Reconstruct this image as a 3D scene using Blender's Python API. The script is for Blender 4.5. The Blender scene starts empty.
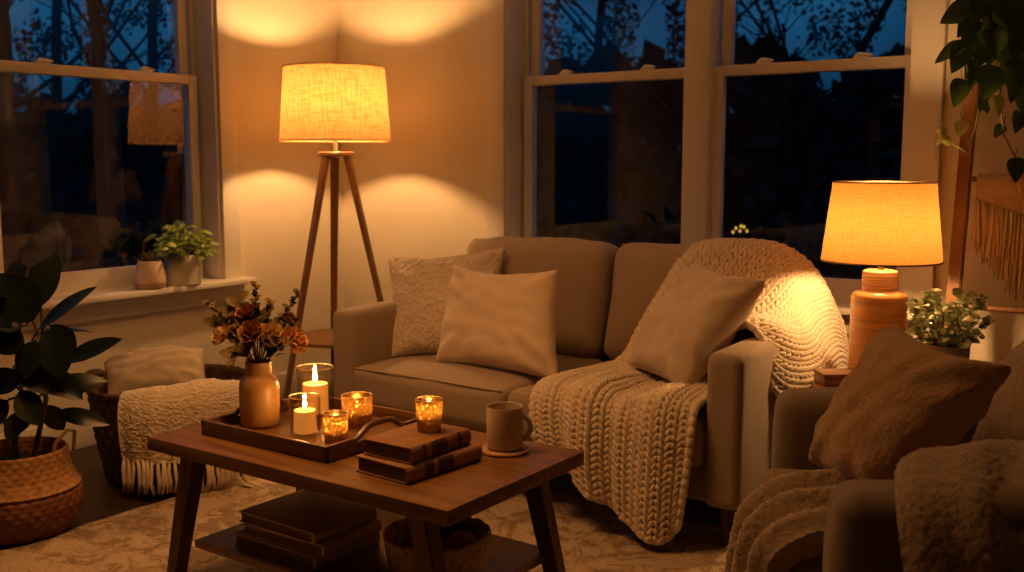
import bpy, bmesh, math, random
import numpy as np
from mathutils import Vector, Matrix, noise
random.seed(7)
V = Vector
PI = math.pi
SC = bpy.context.scene
COL = SC.collection

# ------------------------------------------------------------------ camera
F_PX, PITCH, YAW, CAM_H = 1038.0, math.atan(126 / 1038.0), math.radians(35.2), 1.2
FW = V((-math.sin(YAW) * math.cos(PITCH), math.cos(YAW) * math.cos(PITCH), -math.sin(PITCH)))
RT = V((math.cos(YAW), math.sin(YAW), 0))
UP = V((-math.sin(YAW) * math.sin(PITCH), math.cos(YAW) * math.sin(PITCH), math.cos(PITCH)))
EYE = V((0, 0, CAM_H))
cam_d = bpy.data.cameras.new('camera')
cam_d.sensor_width = 36
cam_d.lens = F_PX / 1024 * 36
cam_d.dof.use_dof = True
cam_d.dof.focus_distance = 2.95
cam_d.dof.aperture_fstop = 3.6
cam_d.clip_start = 0.02
cam_d.clip_end = 200
cam = bpy.data.objects.new('camera', cam_d)
COL.objects.link(cam)
cam.matrix_world = Matrix(((RT.x, UP.x, -FW.x, 0), (RT.y, UP.y, -FW.y, 0), (RT.z, UP.z, -FW.z, CAM_H), (0, 0, 0, 1)))
SC.camera = cam


def ray(x, y):
    return FW + RT * ((x - 512) / F_PX) + UP * (-(y - 286) / F_PX)


def at_y(x, y, w):
    r = ray(x, y); return EYE + r * (w / r.y)


def at_x(x, y, w):
    r = ray(x, y); return EYE + r * (w / r.x)


def at_z(x, y, w):
    r = ray(x, y); return EYE + r * ((w - CAM_H) / r.z)


def at_d(x, y, d):
    return EYE + ray(x, y) * d


# ------------------------------------------------------------------ materials
def srgb(*c):
    return tuple(((v / 255) / 12.92 if v <= 10 else (((v / 255) + .055) / 1.055) ** 2.4) for v in c) + (1,)


def new_mat(name):
    m = bpy.data.materials.new(name)
    m.use_nodes = True
    nt = m.node_tree
    nt.nodes.clear()
    out = nt.nodes.new('ShaderNodeOutputMaterial')
    return m, nt, out


def N(nt, kind, **kw):
    n = nt.nodes.new(kind)
    for k, v in kw.items():
        if k in n.inputs.keys():
            n.inputs[k].default_value = v
        else:
            setattr(n, k, v)
    return n


def L(nt, a, b):
    nt.links.new(a, b)


def coords(nt, scale=(1, 1, 1)):
    tc = N(nt, 'ShaderNodeTexCoord')
    mp = N(nt, 'ShaderNodeMapping')
    mp.inputs['Scale'].default_value = scale
    L(nt, tc.outputs['Object'], mp.inputs['Vector'])
    return mp.outputs['Vector']


def mat(name, c1, c2=None, scale=8, rough=.7, bump=0, bscale=200, stretch=(1, 1, 1), spec=.3, detail=4,
        sheen=0, sub=0, metal=0, lo=.35, hi=.65, bdist=.004, voro=False, coat=0, trans=0):
    m, nt, out = new_mat(name)
    b = N(nt, 'ShaderNodeBsdfPrincipled')
    b.inputs['Roughness'].default_value = rough
    b.inputs['Specular IOR Level'].default_value = spec
    b.inputs['Metallic'].default_value = metal
    b.inputs['Sheen Weight'].default_value = sheen
    b.inputs['Coat Weight'].default_value = coat
    if sub:
        b.inputs['Subsurface Weight'].default_value = sub
        b.inputs['Subsurface Radius'].default_value = (.02, .012, .005)
    vec = coords(nt, stretch)
    if c2 is None:
        b.inputs['Base Color'].default_value = c1
    else:
        nz = N(nt, 'ShaderNodeTexNoise', Scale=scale, Detail=detail)
        L(nt, vec, nz.inputs['Vector'])
        rp = N(nt, 'ShaderNodeValToRGB')
        rp.color_ramp.elements[0].position = lo; rp.color_ramp.elements[0].color = c1
        rp.color_ramp.elements[1].position = hi; rp.color_ramp.elements[1].color = c2
        L(nt, nz.outputs['Fac'], rp.inputs['Fac'])
        L(nt, rp.outputs['Color'], b.inputs['Base Color'])
    if bump:
        if voro:
            bz = N(nt, 'ShaderNodeTexVoronoi', Scale=bscale)
            src = bz.outputs['Distance']
        else:
            bz = N(nt, 'ShaderNodeTexNoise', Scale=bscale, Detail=3)
            src = bz.outputs['Fac']
        L(nt, vec, bz.inputs['Vector'])
        bp = N(nt, 'ShaderNodeBump', Strength=bump, Distance=bdist)
        L(nt, src, bp.inputs['Height'])
        L(nt, bp.outputs['Normal'], b.inputs['Normal'])
    if trans:
        t = N(nt, 'ShaderNodeBsdfTranslucent')
        t.inputs['Color'].default_value = c2 or c1
        mx = N(nt, 'ShaderNodeMixShader', Fac=trans)
        L(nt, b.outputs[0], mx.inputs[1]); L(nt, t.outputs[0], mx.inputs[2])
        L(nt, mx.outputs[0], out.inputs['Surface'])
    else:
        L(nt, b.outputs[0], out.inputs['Surface'])
    return m


def glass_mat(name, tint=(1, 1, 1, 1), base=.03, edge=None, rough=0.0, gain=1.0):
    """thin glass: see-through with fresnel reflection"""
    m, nt, out = new_mat(name)
    tr = N(nt, 'ShaderNodeBsdfTransparent'); tr.inputs['Color'].default_value = tint
    gl = N(nt, 'ShaderNodeBsdfGlossy', Roughness=rough)
    if edge:
        l2 = N(nt, 'ShaderNodeLayerWeight', Blend=.35); rp = N(nt, 'ShaderNodeValToRGB')
        rp.color_ramp.elements[0].position = .35; rp.color_ramp.elements[0].color = tint
        rp.color_ramp.elements[1].position = .85; rp.color_ramp.elements[1].color = edge
        L(nt, l2.outputs['Facing'], rp.inputs['Fac']); L(nt, rp.outputs['Color'], tr.inputs['Color'])
    lw = N(nt, 'ShaderNodeLayerWeight', Blend=.5)
    pw = N(nt, 'ShaderNodeMath', operation='POWER'); pw.inputs[1].default_value = 4.0
    L(nt, lw.outputs['Facing'], pw.inputs[0])
    ma = N(nt, 'ShaderNodeMath', operation='MULTIPLY_ADD')
    ma.inputs[1].default_value = .6 * gain; ma.inputs[2].default_value = base
    L(nt, pw.outputs[0], ma.inputs[0])
    mx = N(nt, 'ShaderNodeMixShader')
    L(nt, ma.outputs[0], mx.inputs['Fac'])
    L(nt, tr.outputs[0], mx.inputs[1]); L(nt, gl.outputs[0], mx.inputs[2])
    L(nt, mx.outputs[0], out.inputs['Surface'])
    return m


def emit_mat(name, color, strength):
    m, nt, out = new_mat(name)
    e = N(nt, 'ShaderNodeEmission', Strength=strength); e.inputs['Color'].default_value = color
    L(nt, e.outputs[0], out.inputs['Surface'])
    return m


def shade_mat(name, c1, c2, weave, trans=.5, slub=.6):
    """woven lampshade cloth that lets light through"""
    m, nt, out = new_mat(name)
    tc = N(nt, 'ShaderNodeTexCoord')
    def stretched(sx, sz):
        mp = N(nt, 'ShaderNodeMapping'); mp.inputs['Scale'].default_value = sx if isinstance(sx, tuple) else (sx, sx, sz)
        L(nt, tc.outputs['Object'], mp.inputs['Vector'])
        nz = N(nt, 'ShaderNodeTexNoise', Scale=weave, Detail=3)
        L(nt, mp.outputs['Vector'], nz.inputs['Vector'])
        return nz.outputs['Fac']
    a = stretched(.22, 3.2); b_ = stretched(2.6, .16)
    ad = N(nt, 'ShaderNodeMath', operation='ADD'); L(nt, a, ad.inputs[0]); L(nt, b_, ad.inputs[1])
    rp = N(nt, 'ShaderNodeValToRGB')
    rp.color_ramp.elements[0].position = .5 - .2 * slub + .3; rp.color_ramp.elements[0].color = c1
    rp.color_ramp.elements[1].position = .5 + .2 * slub + .15; rp.color_ramp.elements[1].color = c2
    hf = N(nt, 'ShaderNodeMath', operation='MULTIPLY'); hf.inputs[1].default_value = .75
    L(nt, ad.outputs[0], hf.inputs[0]); L(nt, hf.outputs[0], rp.inputs['Fac'])
    d = N(nt, 'ShaderNodeBsdfDiffuse'); t = N(nt, 'ShaderNodeBsdfTranslucent')
    ge = N(nt, 'ShaderNodeNewGeometry'); ml = N(nt, 'ShaderNodeMix', data_type='RGBA')
    ml.inputs[7].default_value = (.62, .50, .36, 1)                    # pale inner lining
    L(nt, ge.outputs['Backfacing'], ml.inputs[0]); L(nt, rp.outputs['Color'], ml.inputs[6])
    L(nt, ml.outputs[2], d.inputs['Color']); L(nt, rp.outputs['Color'], t.inputs['Color'])
    mx = N(nt, 'ShaderNodeMixShader', Fac=trans)
    L(nt, d.outputs[0], mx.inputs[1]); L(nt, t.outputs[0], mx.inputs[2])
    L(nt, mx.outputs[0], out.inputs['Surface'])
    return m


def wood_mat(name, c1, c2, scale=6, rough=.4, stretch=(.35, 6, 6), spec=.4, bump=.05, coat=0):
    return mat(name, c1, c2, scale=scale, rough=rough, bump=bump, bscale=scale * 6, stretch=stretch, spec=spec, detail=6, lo=.3, hi=.7, coat=coat)


def plank_mat(name, c1, c2, rough=.35):
    m, nt, out = new_mat(name)
    b = N(nt, 'ShaderNodeBsdfPrincipled', Roughness=rough)
    vec = coords(nt)
    br = N(nt, 'ShaderNodeTexBrick', Scale=1.0)
    br.inputs['Brick Width'].default_value = 1.4; br.inputs['Row Height'].default_value = .12
    br.inputs['Mortar Size'].default_value = .003
    br.inputs['Color1'].default_value = c1; br.inputs['Color2'].default_value = c2
    br.inputs['Mortar'].default_value = (.004, .003, .002, 1)
    L(nt, vec, br.inputs['Vector'])
    L(nt, br.outputs['Color'], b.inputs['Base Color'])
    L(nt, b.outputs[0], out.inputs['Surface'])
    return m


def rug_mat():
    m, nt, out = new_mat('rug_wool')
    b = N(nt, 'ShaderNodeBsdfPrincipled', Roughness=.95)
    b.inputs['Specular IOR Level'].default_value = .1
    vec = coords(nt)
    n1 = N(nt, 'ShaderNodeTexNoise', Scale=7, Detail=8, Roughness=.75, Distortion=1.2); L(nt, vec, n1.inputs['Vector'])
    r1 = N(nt, 'ShaderNodeValToRGB')
    r1.color_ramp.elements[0].position = .44; r1.color_ramp.elements[0].color = (.34, .24, .15, 1)
    r1.color_ramp.elements[1].position = .53; r1.color_ramp.elements[1].color = (.62, .49, .34, 1)
    L(nt, n1.outputs['Fac'], r1.inputs['Fac'])
    n2 = N(nt, 'ShaderNodeTexNoise', Scale=160, Detail=3); L(nt, vec, n2.inputs['Vector'])
    mx = N(nt, 'ShaderNodeMix', data_type='RGBA', blend_type='MULTIPLY'); mx.inputs[0].default_value = .5
    L(nt, r1.outputs['Color'], mx.inputs[6]); L(nt, n2.outputs['Fac'], mx.inputs[7])
    L(nt, mx.outputs[2], b.inputs['Base Color'])
    bp = N(nt, 'ShaderNodeBump', Strength=.9, Distance=.01); L(nt, n2.outputs['Fac'], bp.inputs['Height'])
    L(nt, bp.outputs['Normal'], b.inputs['Normal'])
    L(nt, b.outputs[0], out.inputs['Surface'])
    return m


def mercury_mat():
    """gold crackle glass that glows from the flame inside"""
    m, nt, out = new_mat('gold_crackle_glass')
    vec = coords(nt)
    vo = N(nt, 'ShaderNodeTexVoronoi', Scale=95, feature='DISTANCE_TO_EDGE'); L(nt, vec, vo.inputs['Vector'])
    nz = N(nt, 'ShaderNodeTexNoise', Scale=160, Detail=3); L(nt, vec, nz.inputs['Vector'])
    md = N(nt, 'ShaderNodeMath', operation='MULTIPLY'); L(nt, vo.outputs['Distance'], md.inputs[0]); md.inputs[1].default_value = 2.2
    ad = N(nt, 'ShaderNodeMath', operation='MULTIPLY'); L(nt, md.outputs[0], ad.inputs[0]); L(nt, nz.outputs['Fac'], ad.inputs[1])
    rp = N(nt, 'ShaderNodeValToRGB')
    rp.color_ramp.elements[0].position = .12; rp.color_ramp.elements[0].color = (0, 0, 0, 1)
    rp.color_ramp.elements[1].position = .34; rp.color_ramp.elements[1].color = (1, 1, 1, 1)
    L(nt, ad.outputs[0], rp.inputs['Fac'])
    tr = N(nt, 'ShaderNodeBsdfTransparent'); tr.inputs['Color'].default_value = (1, .74, .36, 1)
    tl = N(nt, 'ShaderNodeBsdfTranslucent'); tl.inputs['Color'].default_value = (1, .68, .27, 1)
    gl = N(nt, 'ShaderNodeBsdfGlossy', Roughness=.25); gl.inputs['Color'].default_value = (.30, .17, .06, 1)
    m0 = N(nt, 'ShaderNodeMixShader', Fac=.35); L(nt, tr.outputs[0], m0.inputs[1]); L(nt, tl.outputs[0], m0.inputs[2])
    m1 = N(nt, 'ShaderNodeMixShader', Fac=.22); L(nt, gl.outputs[0], m1.inputs[1]); L(nt, tl.outputs[0], m1.inputs[2])
    m2 = N(nt, 'ShaderNodeMixShader'); L(nt, rp.outputs['Color'], m2.inputs['Fac'])
    L(nt, m1.outputs[0], m2.inputs[1]); L(nt, m0.outputs[0], m2.inputs[2])
    L(nt, m2.outputs[0], out.inputs['Surface'])
    return m


M = {}
M['wall'] = mat('wall_paint', (.74, .66, .54, 1), (.70, .62, .50, 1), scale=3, rough=.75, bump=.04, bscale=60, spec=.15)
M['dimmed_wall'] = mat('dimmed_wall_color', (.09, .075, .06, 1), (.11, .09, .072, 1), scale=3, rough=.8, spec=.1)  # unseen walls darkened to dim the room mirrored in the panes
M['ceiling'] = mat('ceiling_paint', (.8, .76, .7, 1), (.78, .74, .68, 1), scale=3, rough=.8, spec=.1)
M['trim'] = mat('trim_paint', (.74, .68, .60, 1), (.70, .64, .56, 1), scale=5, rough=.45, spec=.35)
M['floor'] = plank_mat('floor_planks', (.022, .011, .005, 1), (.04, .02, .009, 1), .5)
M['rug'] = rug_mat()
M['glass'] = glass_mat('window_glass', (.90, .95, .97, 1), base=.115)
M['holder_glass'] = glass_mat('candle_glass', (.99, .96, .92, 1), base=.06, edge=(.62, .46, .28, 1), gain=1.4)
M['mercury'] = mercury_mat()
M['rim_highlight'] = mat('glass_rim_highlight', (.85, .62, .36, 1), (.9, .68, .42, 1), rough=.15, spec=.8, trans=.4)  # highlight of the glass rims, painted as a bright amber ring
M['sofa'] = mat('taupe_upholstery', (.29, .215, .15, 1), (.36, .27, .19, 1), scale=220, rough=.9, bump=.25, bscale=520, sheen=.25, spec=.15, bdist=.002)
M['piping'] = mat('seam_piping', (.38, .29, .21, 1), (.44, .34, .25, 1), scale=200, rough=.85, spec=.15)
M['armchair'] = mat('grey_brown_upholstery', (.17, .125, .088, 1), (.22, .165, .118, 1), scale=220, rough=.9, bump=.25, bscale=520, sheen=.25, spec=.15, bdist=.002)
M['cream_pillow'] = mat('cream_linen', (.62, .49, .35, 1), (.68, .54, .39, 1), scale=260, rough=.9, bump=.25, bscale=600, sheen=.3, spec=.1, bdist=.002)
M['sherpa'] = mat('sherpa_fleece', (.66, .55, .42, 1), (.74, .62, .49, 1), scale=120, rough=.95, bump=.8, bscale=170, sheen=.4, spec=.05, bdist=.008)
M['tan_pillow'] = mat('tan_linen', (.52, .41, .30, 1), (.57, .46, .34, 1), scale=260, rough=.85, bump=.2, bscale=600, sheen=.3, spec=.15, bdist=.002)
M['brown_pillow'] = mat('brown_boucle', (.32, .19, .095, 1), (.43, .27, .14, 1), scale=190, rough=.95, bump=.8, bscale=300, sheen=.4, spec=.05, bdist=.006)
M['knit'] = mat('chunky_wool', (.62, .51, .38, 1), (.74, .62, .48, 1), scale=60, rough=.92, bump=.5, bscale=420, sheen=.4, spec=.08, bdist=.003, stretch=(1, 1, 1))
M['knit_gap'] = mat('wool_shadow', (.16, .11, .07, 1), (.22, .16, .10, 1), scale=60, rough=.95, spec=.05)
M['plush'] = mat('plush_throw', (.34, .245, .165, 1), (.43, .32, .22, 1), scale=90, rough=.95, bump=.8, bscale=260, sheen=.5, spec=.05, bdist=.006)
M['cream_throw'] = mat('cream_woven_throw', (.66, .55, .41, 1), (.75, .64, .50, 1), scale=140, rough=.95, bump=.8, bscale=210, sheen=.3, spec=.05, bdist=.006)
M['fringe'] = mat('cream_fringe', (.64, .53, .39, 1), (.72, .60, .46, 1), scale=90, rough=.95, spec=.05)
M['basket_cushion'] = mat('oatmeal_cushion', (.46, .37, .26, 1), (.54, .44, .32, 1), scale=220, rough=.9, bump=.3, bscale=500, spec=.1, bdist=.003)
M['walnut'] = wood_mat('walnut_top', (.11, .050, .014, 1), (.235, .118, .038, 1), scale=5, rough=.33, stretch=(.6, 9, 9), spec=.3)
M['walnut_leg'] = wood_mat('walnut_legs', (.07, .030, .013, 1), (.14, .060, .025, 1), scale=5, rough=.4, stretch=(9, 9, .6))
M['tray'] = wood_mat('tray_wood', (.09, .040, .013, 1), (.18, .085, .028, 1), scale=6, rough=.38, stretch=(.6, 9, 9))
M['lamp_wood'] = wood_mat('oak_legs', (.24, .115, .042, 1), (.36, .18, .07, 1), scale=6, rough=.45, stretch=(8, 8, .7))
M['lamp_shelf'] = wood_mat('oak_disc', (.24, .115, .042, 1), (.34, .17, .065, 1), scale=6, rough=.4, stretch=(.8, 8, 8))
M['side_wood'] = wood_mat('side_table_wood', (.24, .11, .038, 1), (.36, .17, .062, 1), scale=6, rough=.35, stretch=(.8, 9, 9))
M['box_wood'] = wood_mat('small_box_wood', (.16, .066, .025, 1), (.24, .10, .038, 1), scale=7, rough=.35, stretch=(.8, 9, 9))
M['ladder'] = wood_mat('ladder_wood', (.17, .072, .028, 1), (.24, .105, .042, 1), scale=6, rough=.5, stretch=(9, 9, .6))
M['dark_leg'] = wood_mat('sofa_leg_wood', (.05, .018, .008, 1), (.09, .034, .015, 1), scale=6, rough=.4, stretch=(9, 9, .6))
M['metal'] = mat('warm_brass', (.55, .42, .25, 1), rough=.35, metal=1, spec=.5)
M['dark_metal'] = mat('bronze', (.10, .06, .035, 1), rough=.4, metal=1)
M['white_metal'] = mat('white_hardware', (.78, .74, .68, 1), rough=.4)
M['linen_shade'] = shade_mat('linen_shade', (.195, .104, .034, 1), (.262, .146, .053, 1), 60, trans=.55)
M['paper_shade'] = shade_mat('ochre_shade', (.145, .071, .018, 1), (.172, .087, .024, 1), 90, trans=.55, slub=.9)
M['ochre'] = mat('ochre_stoneware', (.50, .26, .07, 1), (.58, .32, .10, 1), scale=6, rough=.38, spec=.45, bump=.03, bscale=40)
M['lamp_base'] = mat('terracotta_ribbed', (.42, .17, .04, 1), (.64, .31, .085, 1), scale=5, rough=.32, spec=.5, stretch=(1, 1, 14), detail=5, lo=.3, hi=.75, coat=.25)
M['stone'] = mat('stoneware_mug', (.52, .41, .29, 1), (.58, .46, .33, 1), scale=14, rough=.4, spec=.4, bump=.04, bscale=90)
M['pot_tan'] = mat('tan_stoneware', (.56, .43, .31, 1), (.64, .50, .37, 1), scale=12, rough=.6)
M['pot_base'] = mat('pot_glaze', (.40, .24, .13, 1), (.5, .32, .18, 1), scale=12, rough=.5)
M['pot_grey'] = mat('mottled_pot', (.36, .31, .22, 1), (.62, .54, .42, 1), scale=9, rough=.65, detail=6, bump=.15, bscale=50)
M['pot_white'] = mat('cream_pot', (.52, .42, .32, 1), (.58, .48, .37, 1), scale=9, rough=.6)
M['soil'] = mat('soil', (.02, .013, .008, 1), (.05, .032, .02, 1), scale=60, rough=1, bump=.6, bscale=90)
M['wicker_gold'] = mat('seagrass', (.29, .145, .048, 1), (.43, .235, .088, 1), scale=40, rough=.7, bump=.3, bscale=120)
M['wicker_brown'] = mat('dark_seagrass', (.15, .06, .022, 1), (.24, .10, .04, 1), scale=40, rough=.75, bump=.3, bscale=120)
M['wicker_dark'] = mat('dark_wicker', (.055, .026, .012, 1), (.11, .055, .026, 1), scale=40, rough=.7, bump=.3, bscale=120)
M['wicker_small'] = mat('jute_weave', (.34, .21, .10, 1), (.52, .35, .18, 1), scale=60, rough=.8, bump=.3, bscale=150)
M['rubber_leaf'] = mat('rubber_leaf', (.005, .010, .004, 1), (.012, .020, .008, 1), scale=9, rough=.34, spec=.35)
M['stem'] = mat('brown_stem', (.06, .04, .02, 1), (.10, .07, .035, 1), scale=30, rough=.7)
M['green_leaf'] = mat('fresh_leaf', (.14, .22, .03, 1), (.32, .40, .07, 1), scale=22, rough=.4, spec=.4, trans=.2)
M['succulent'] = mat('succulent_leaf', (.10, .13, .05, 1), (.20, .20, .08, 1), scale=22, rough=.45)
M['varieg'] = mat('variegated_leaf', (.05, .085, .018, 1), (.62, .60, .30, 1), scale=55, rough=.4, spec=.4, lo=.47, hi=.55, trans=.15)
M['pothos'] = mat('pothos_leaf', (.035, .075, .016, 1), (.08, .13, .03, 1), scale=12, rough=.35, spec=.45, trans=.15)
M['pothos_pale'] = mat('pale_pothos_leaf', (.20, .22, .06, 1), (.46, .40, .13, 1), scale=16, rough=.4, trans=.25)
M['vine'] = mat('vine', (.10, .11, .03, 1), (.16, .16, .05, 1), scale=30, rough=.6)
M['petal'] = mat('dried_petal', (.52, .24, .06, 1), (.78, .44, .14, 1), scale=40, rough=.8, trans=.2)
M['petal_dark'] = mat('dark_dried_petal', (.30, .12, .035, 1), (.52, .25, .075, 1), scale=40, rough=.8)
M['petal_pale'] = mat('pale_dried_petal', (.52, .32, .11, 1), (.74, .50, .20, 1), scale=40, rough=.8, trans=.2)
M['dry_leaf'] = mat('dried_leaf', (.085, .06, .018, 1), (.22, .145, .045, 1), scale=30, rough=.7)
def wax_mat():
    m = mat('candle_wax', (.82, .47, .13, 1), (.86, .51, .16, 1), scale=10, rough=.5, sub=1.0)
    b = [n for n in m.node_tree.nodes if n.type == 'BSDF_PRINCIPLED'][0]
    b.inputs['Emission Color'].default_value = (1, .36, .05, 1)     # emission paints in the flame's glow through the wax
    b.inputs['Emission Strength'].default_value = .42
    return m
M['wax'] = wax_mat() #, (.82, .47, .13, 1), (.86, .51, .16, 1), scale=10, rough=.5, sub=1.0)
M['wick'] = mat('wick', (.01, .008, .006, 1), rough=.9)
M['flame'] = emit_mat('flame', (1, .50, .15, 1), 300)
M['book_tan'] = mat('worn_tan_cloth', (.26, .13, .055, 1), (.34, .18, .08, 1), scale=25, rough=.6, bump=.1, bscale=180)
M['book_brown'] = mat('worn_brown_leather', (.20, .09, .036, 1), (.28, .135, .055, 1), scale=25, rough=.55, bump=.1, bscale=180)
M['book_dark'] = mat('dark_spine_label', (.05, .022, .010, 1), (.08, .036, .016, 1), scale=40, rough=.6)
M['book_olive'] = mat('olive_cover', (.46, .32, .14, 1), (.54, .38, .18, 1), scale=9, rough=.55)
M['book_grey'] = mat('grey_brown_cover', (.44, .32, .20, 1), (.52, .38, .25, 1), scale=9, rough=.6)
M['book_black'] = mat('charcoal_cover', (.34, .24, .15, 1), (.40, .29, .18, 1), scale=9, rough=.6)
M['pages'] = mat('page_edges', (.13, .08, .045, 1), (.19, .125, .07, 1), scale=20, rough=.85, stretch=(1, 1, 60))
M['coaster'] = mat('cork_coaster', (.36, .20, .075, 1), (.46, .27, .11, 1), scale=60, rough=.7)
M['macrame'] = mat('macrame_cotton', (.50, .38, .26, 1), (.60, .47, .33, 1), scale=120, rough=.95, bump=.5, bscale=220, spec=.05)
M['tree'] = mat('tree_bark', (.016, .018, .022, 1), (.03, .032, .036, 1), scale=6, rough=.9, spec=.05)
M['hedge'] = mat('dark_foliage', (.012, .018, .028, 1), (.03, .04, .055, 1), scale=3, rough=.95, spec=.05)
M['ground'] = mat('night_lawn', (.012, .014, .008, 1), (.02, .022, .012, 1), scale=3, rough=1, spec=.02)
M['dark_panel'] = mat('dark_picture', (.03, .03, .035, 1), (.06, .055, .05, 1), scale=3, rough=.5)
M['bulb'] = emit_mat('lamp_bulb', (1, .52, .185, 1), 780)
M['bulb2'] = emit_mat('table_lamp_bulb', (1, .52, .185, 1), 560)
M['far_bulb'] = emit_mat('far_bulb', (1, .55, .08, 1), 1.2)
M['brush'] = mat('lint_roll', (.40, .30, .18, 1), (.46, .35, .22, 1), scale=20, rough=.8)

# ------------------------------------------------------------------ mesh builder
class MB:
    def __init__(s):
        s.v = []; s.f = []

    def add(s, vs, fs):
        o = len(s.v)
        s.v.extend([tuple(p) for p in vs])
        s.f.extend([tuple(i + o for i in f) for f in fs])
        return s

    def box(s, lo, hi, bev=0, mtx=None, seg=2):
        lo, hi = V(lo), V(hi)
        c, d = (lo + hi) / 2, hi - lo
        bm = bmesh.new()
        bmesh.ops.create_cube(bm, size=1)
        bmesh.ops.scale(bm, vec=d, verts=bm.verts)
        if bev:
            bmesh.ops.bevel(bm, geom=bm.edges[:], offset=min(bev, min(d) * .49), segments=seg, profile=.6, affect='EDGES')
        bm.verts.ensure_lookup_table()
        for i, v in enumerate(bm.verts): v.index = i
        pts = [v.co + c for v in bm.verts]
        if mtx is not None: pts = [mtx @ p for p in pts]
        s.add(pts, [[v.index for v in f.verts] for f in bm.faces])
        bm.free()
        return s

    def soft(s, lo, hi, r=.04, n=8, crown=(0, 0, 0), mtx=None, nz=0, nzs=6, seed=0, bow=0):
        """box with rounded edges whose faces swell outward by crown (x, y, z)"""
        lo, hi = V(lo), V(hi)
        c, h = (lo + hi) / 2, (hi - lo) / 2
        r = min(r, min(h) * .999)
        def line(a):
            e = [-a, -a + r * .18, -a + r * .42, -a + r * .7, -a + r]
            mid = list(np.linspace(-a + r, a - r, n + 1))[1:-1] if a - r > 1e-4 else []
            return e + [float(m) for m in mid] + [-q for q in reversed(e)]
        ls = [line(h[k]) for k in range(3)]
        def place(q):
            k = V([max(-h[i] + r, min(h[i] - r, q[i])) for i in range(3)])
            d = q - k
            p = k + d.normalized() * r if d.length > 1e-9 else q.copy()
            t = [max(-1, min(1, p[i] / h[i])) for i in range(3)]
            g = [(1 - abs(x) ** 3) for x in t]
            p = V((p.x + crown[0] * t[0] * g[1] * g[2], p.y + crown[1] * t[1] * g[0] * g[2], p.z + crown[2] * t[2] * g[0] * g[1]))
            p += c
            if nz:
                q2 = p * nzs + V((seed * 3.1, seed, 0))
                dn = d.normalized() if d.length > 1e-9 else V((0, 0, 0))
                p += dn * nz * noise.noise(q2)
            return mtx @ p if mtx is not None else p
        for ax in range(3):
            a, b = [(1, 2), (2, 0), (0, 1)][ax]
            for sg in (-1, 1):
                na, nb = len(ls[a]), len(ls[b])
                vs, fs = [], []
                for i in range(na):
                    for j in range(nb):
                        q = V((0, 0, 0)); q[ax] = sg * h[ax]; q[a] = ls[a][i]; q[b] = ls[b][j]
                        vs.append(place(q))
                for i in range(na - 1):
                    for j in range(nb - 1):
                        f = (i * nb + j, (i + 1) * nb + j, (i + 1) * nb + j + 1, i * nb + j + 1)
                        fs.append(f if sg > 0 else f[::-1])
                s.add(vs, fs)
        s.weld = True
        return s

    def tube(s, pts, r, n=8, caps=True, closed=False):
        pts = [V(p) for p in pts]
        m = len(pts)
        rs = r if isinstance(r, (list, tuple)) else [r] * m
        vs, fs = [], []
        prev = None
        for i, p in enumerate(pts):
            if closed: t = pts[(i + 1) % m] - pts[i - 1]
            else: t = pts[min(i + 1, m - 1)] - pts[max(i - 1, 0)]
            t = t.normalized() if t.length > 1e-9 else V((0, 0, 1))
            if prev is None:
                a = t.orthogonal().normalized()
            else:
                a = prev - t * prev.dot(t)
                a = a.normalized() if a.length > 1e-6 else t.orthogonal().normalized()
            prev = a
            b = t.cross(a)
            for k in range(n):
                w = 2 * PI * k / n
                vs.append(p + (a * math.cos(w) + b * math.sin(w)) * rs[i])
        for i in range(m if closed else m - 1):
            i2 = (i + 1) % m
            for k in range(n):
                k2 = (k + 1) % n
                fs.append((i * n + k, i * n + k2, i2 * n + k2, i2 * n + k))
        if caps and not closed:
            fs.append(tuple(range(n))[::-1]); fs.append(tuple((m - 1) * n + k for k in range(n)))
        return s.add(vs, fs)

    def bar(s, a, b, w0, w1=None, up=(0, 0, 1), bev=.004, d0=None, d1=None):
        """tapered rectangular bar"""
        a, b = V(a), V(b)
        w1 = w0 if w1 is None else w1
        d0 = w0 if d0 is None else d0; d1 = w1 if d1 is None else d1
        t = (b - a).normalized()
        x = t.cross(V(up))
        x = x.normalized() if x.length > 1e-6 else V((1, 0, 0))
        y = x.cross(t)
        bm = bmesh.new()
        vv = []
        for p, w, d in ((a, w0, d0), (b, w1, d1)):
            for sx, sy in ((-1, -1), (1, -1), (1, 1), (-1, 1)):
                vv.append(bm.verts.new(p + x * sx * w / 2 + y * sy * d / 2))
        bm.faces.new(vv[0:4][::-1]); bm.faces.new(vv[4:8])
        for k in range(4):
            bm.faces.new((vv[k], vv[(k + 1) % 4], vv[4 + (k + 1) % 4], vv[4 + k]))
        if bev: bmesh.ops.bevel(bm, geom=bm.edges[:], offset=bev, segments=2, affect='EDGES')
        for i, v in enumerate(bm.verts): v.index = i
        s.add([v.co for v in bm.verts], [[v.index for v in f.verts] for f in bm.faces])
        bm.free()
        return s

    def lathe(s, c, prof, n=40, disp=None, caps=(False, False)):
        c = V(c)
        vs, fs = [], []
        for i, (r, z) in enumerate(prof):
            for k in range(n):
                w = 2 * PI * k / n
                rr = r + (disp(i, k, w, z) if disp else 0)
                vs.append(c + V((rr * math.cos(w), rr * math.sin(w), z)))
        for i in range(len(prof) - 1):
            for k in range(n):
                k2 = (k + 1) % n
                fs.append((i * n + k, i * n + k2, (i + 1) * n + k2, (i + 1) * n + k))
        if caps[0]: fs.append(tuple(range(n))[::-1])
        if caps[1]: fs.append(tuple((len(prof) - 1) * n + k for k in range(n)))
        return s.add(vs, fs)

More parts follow.
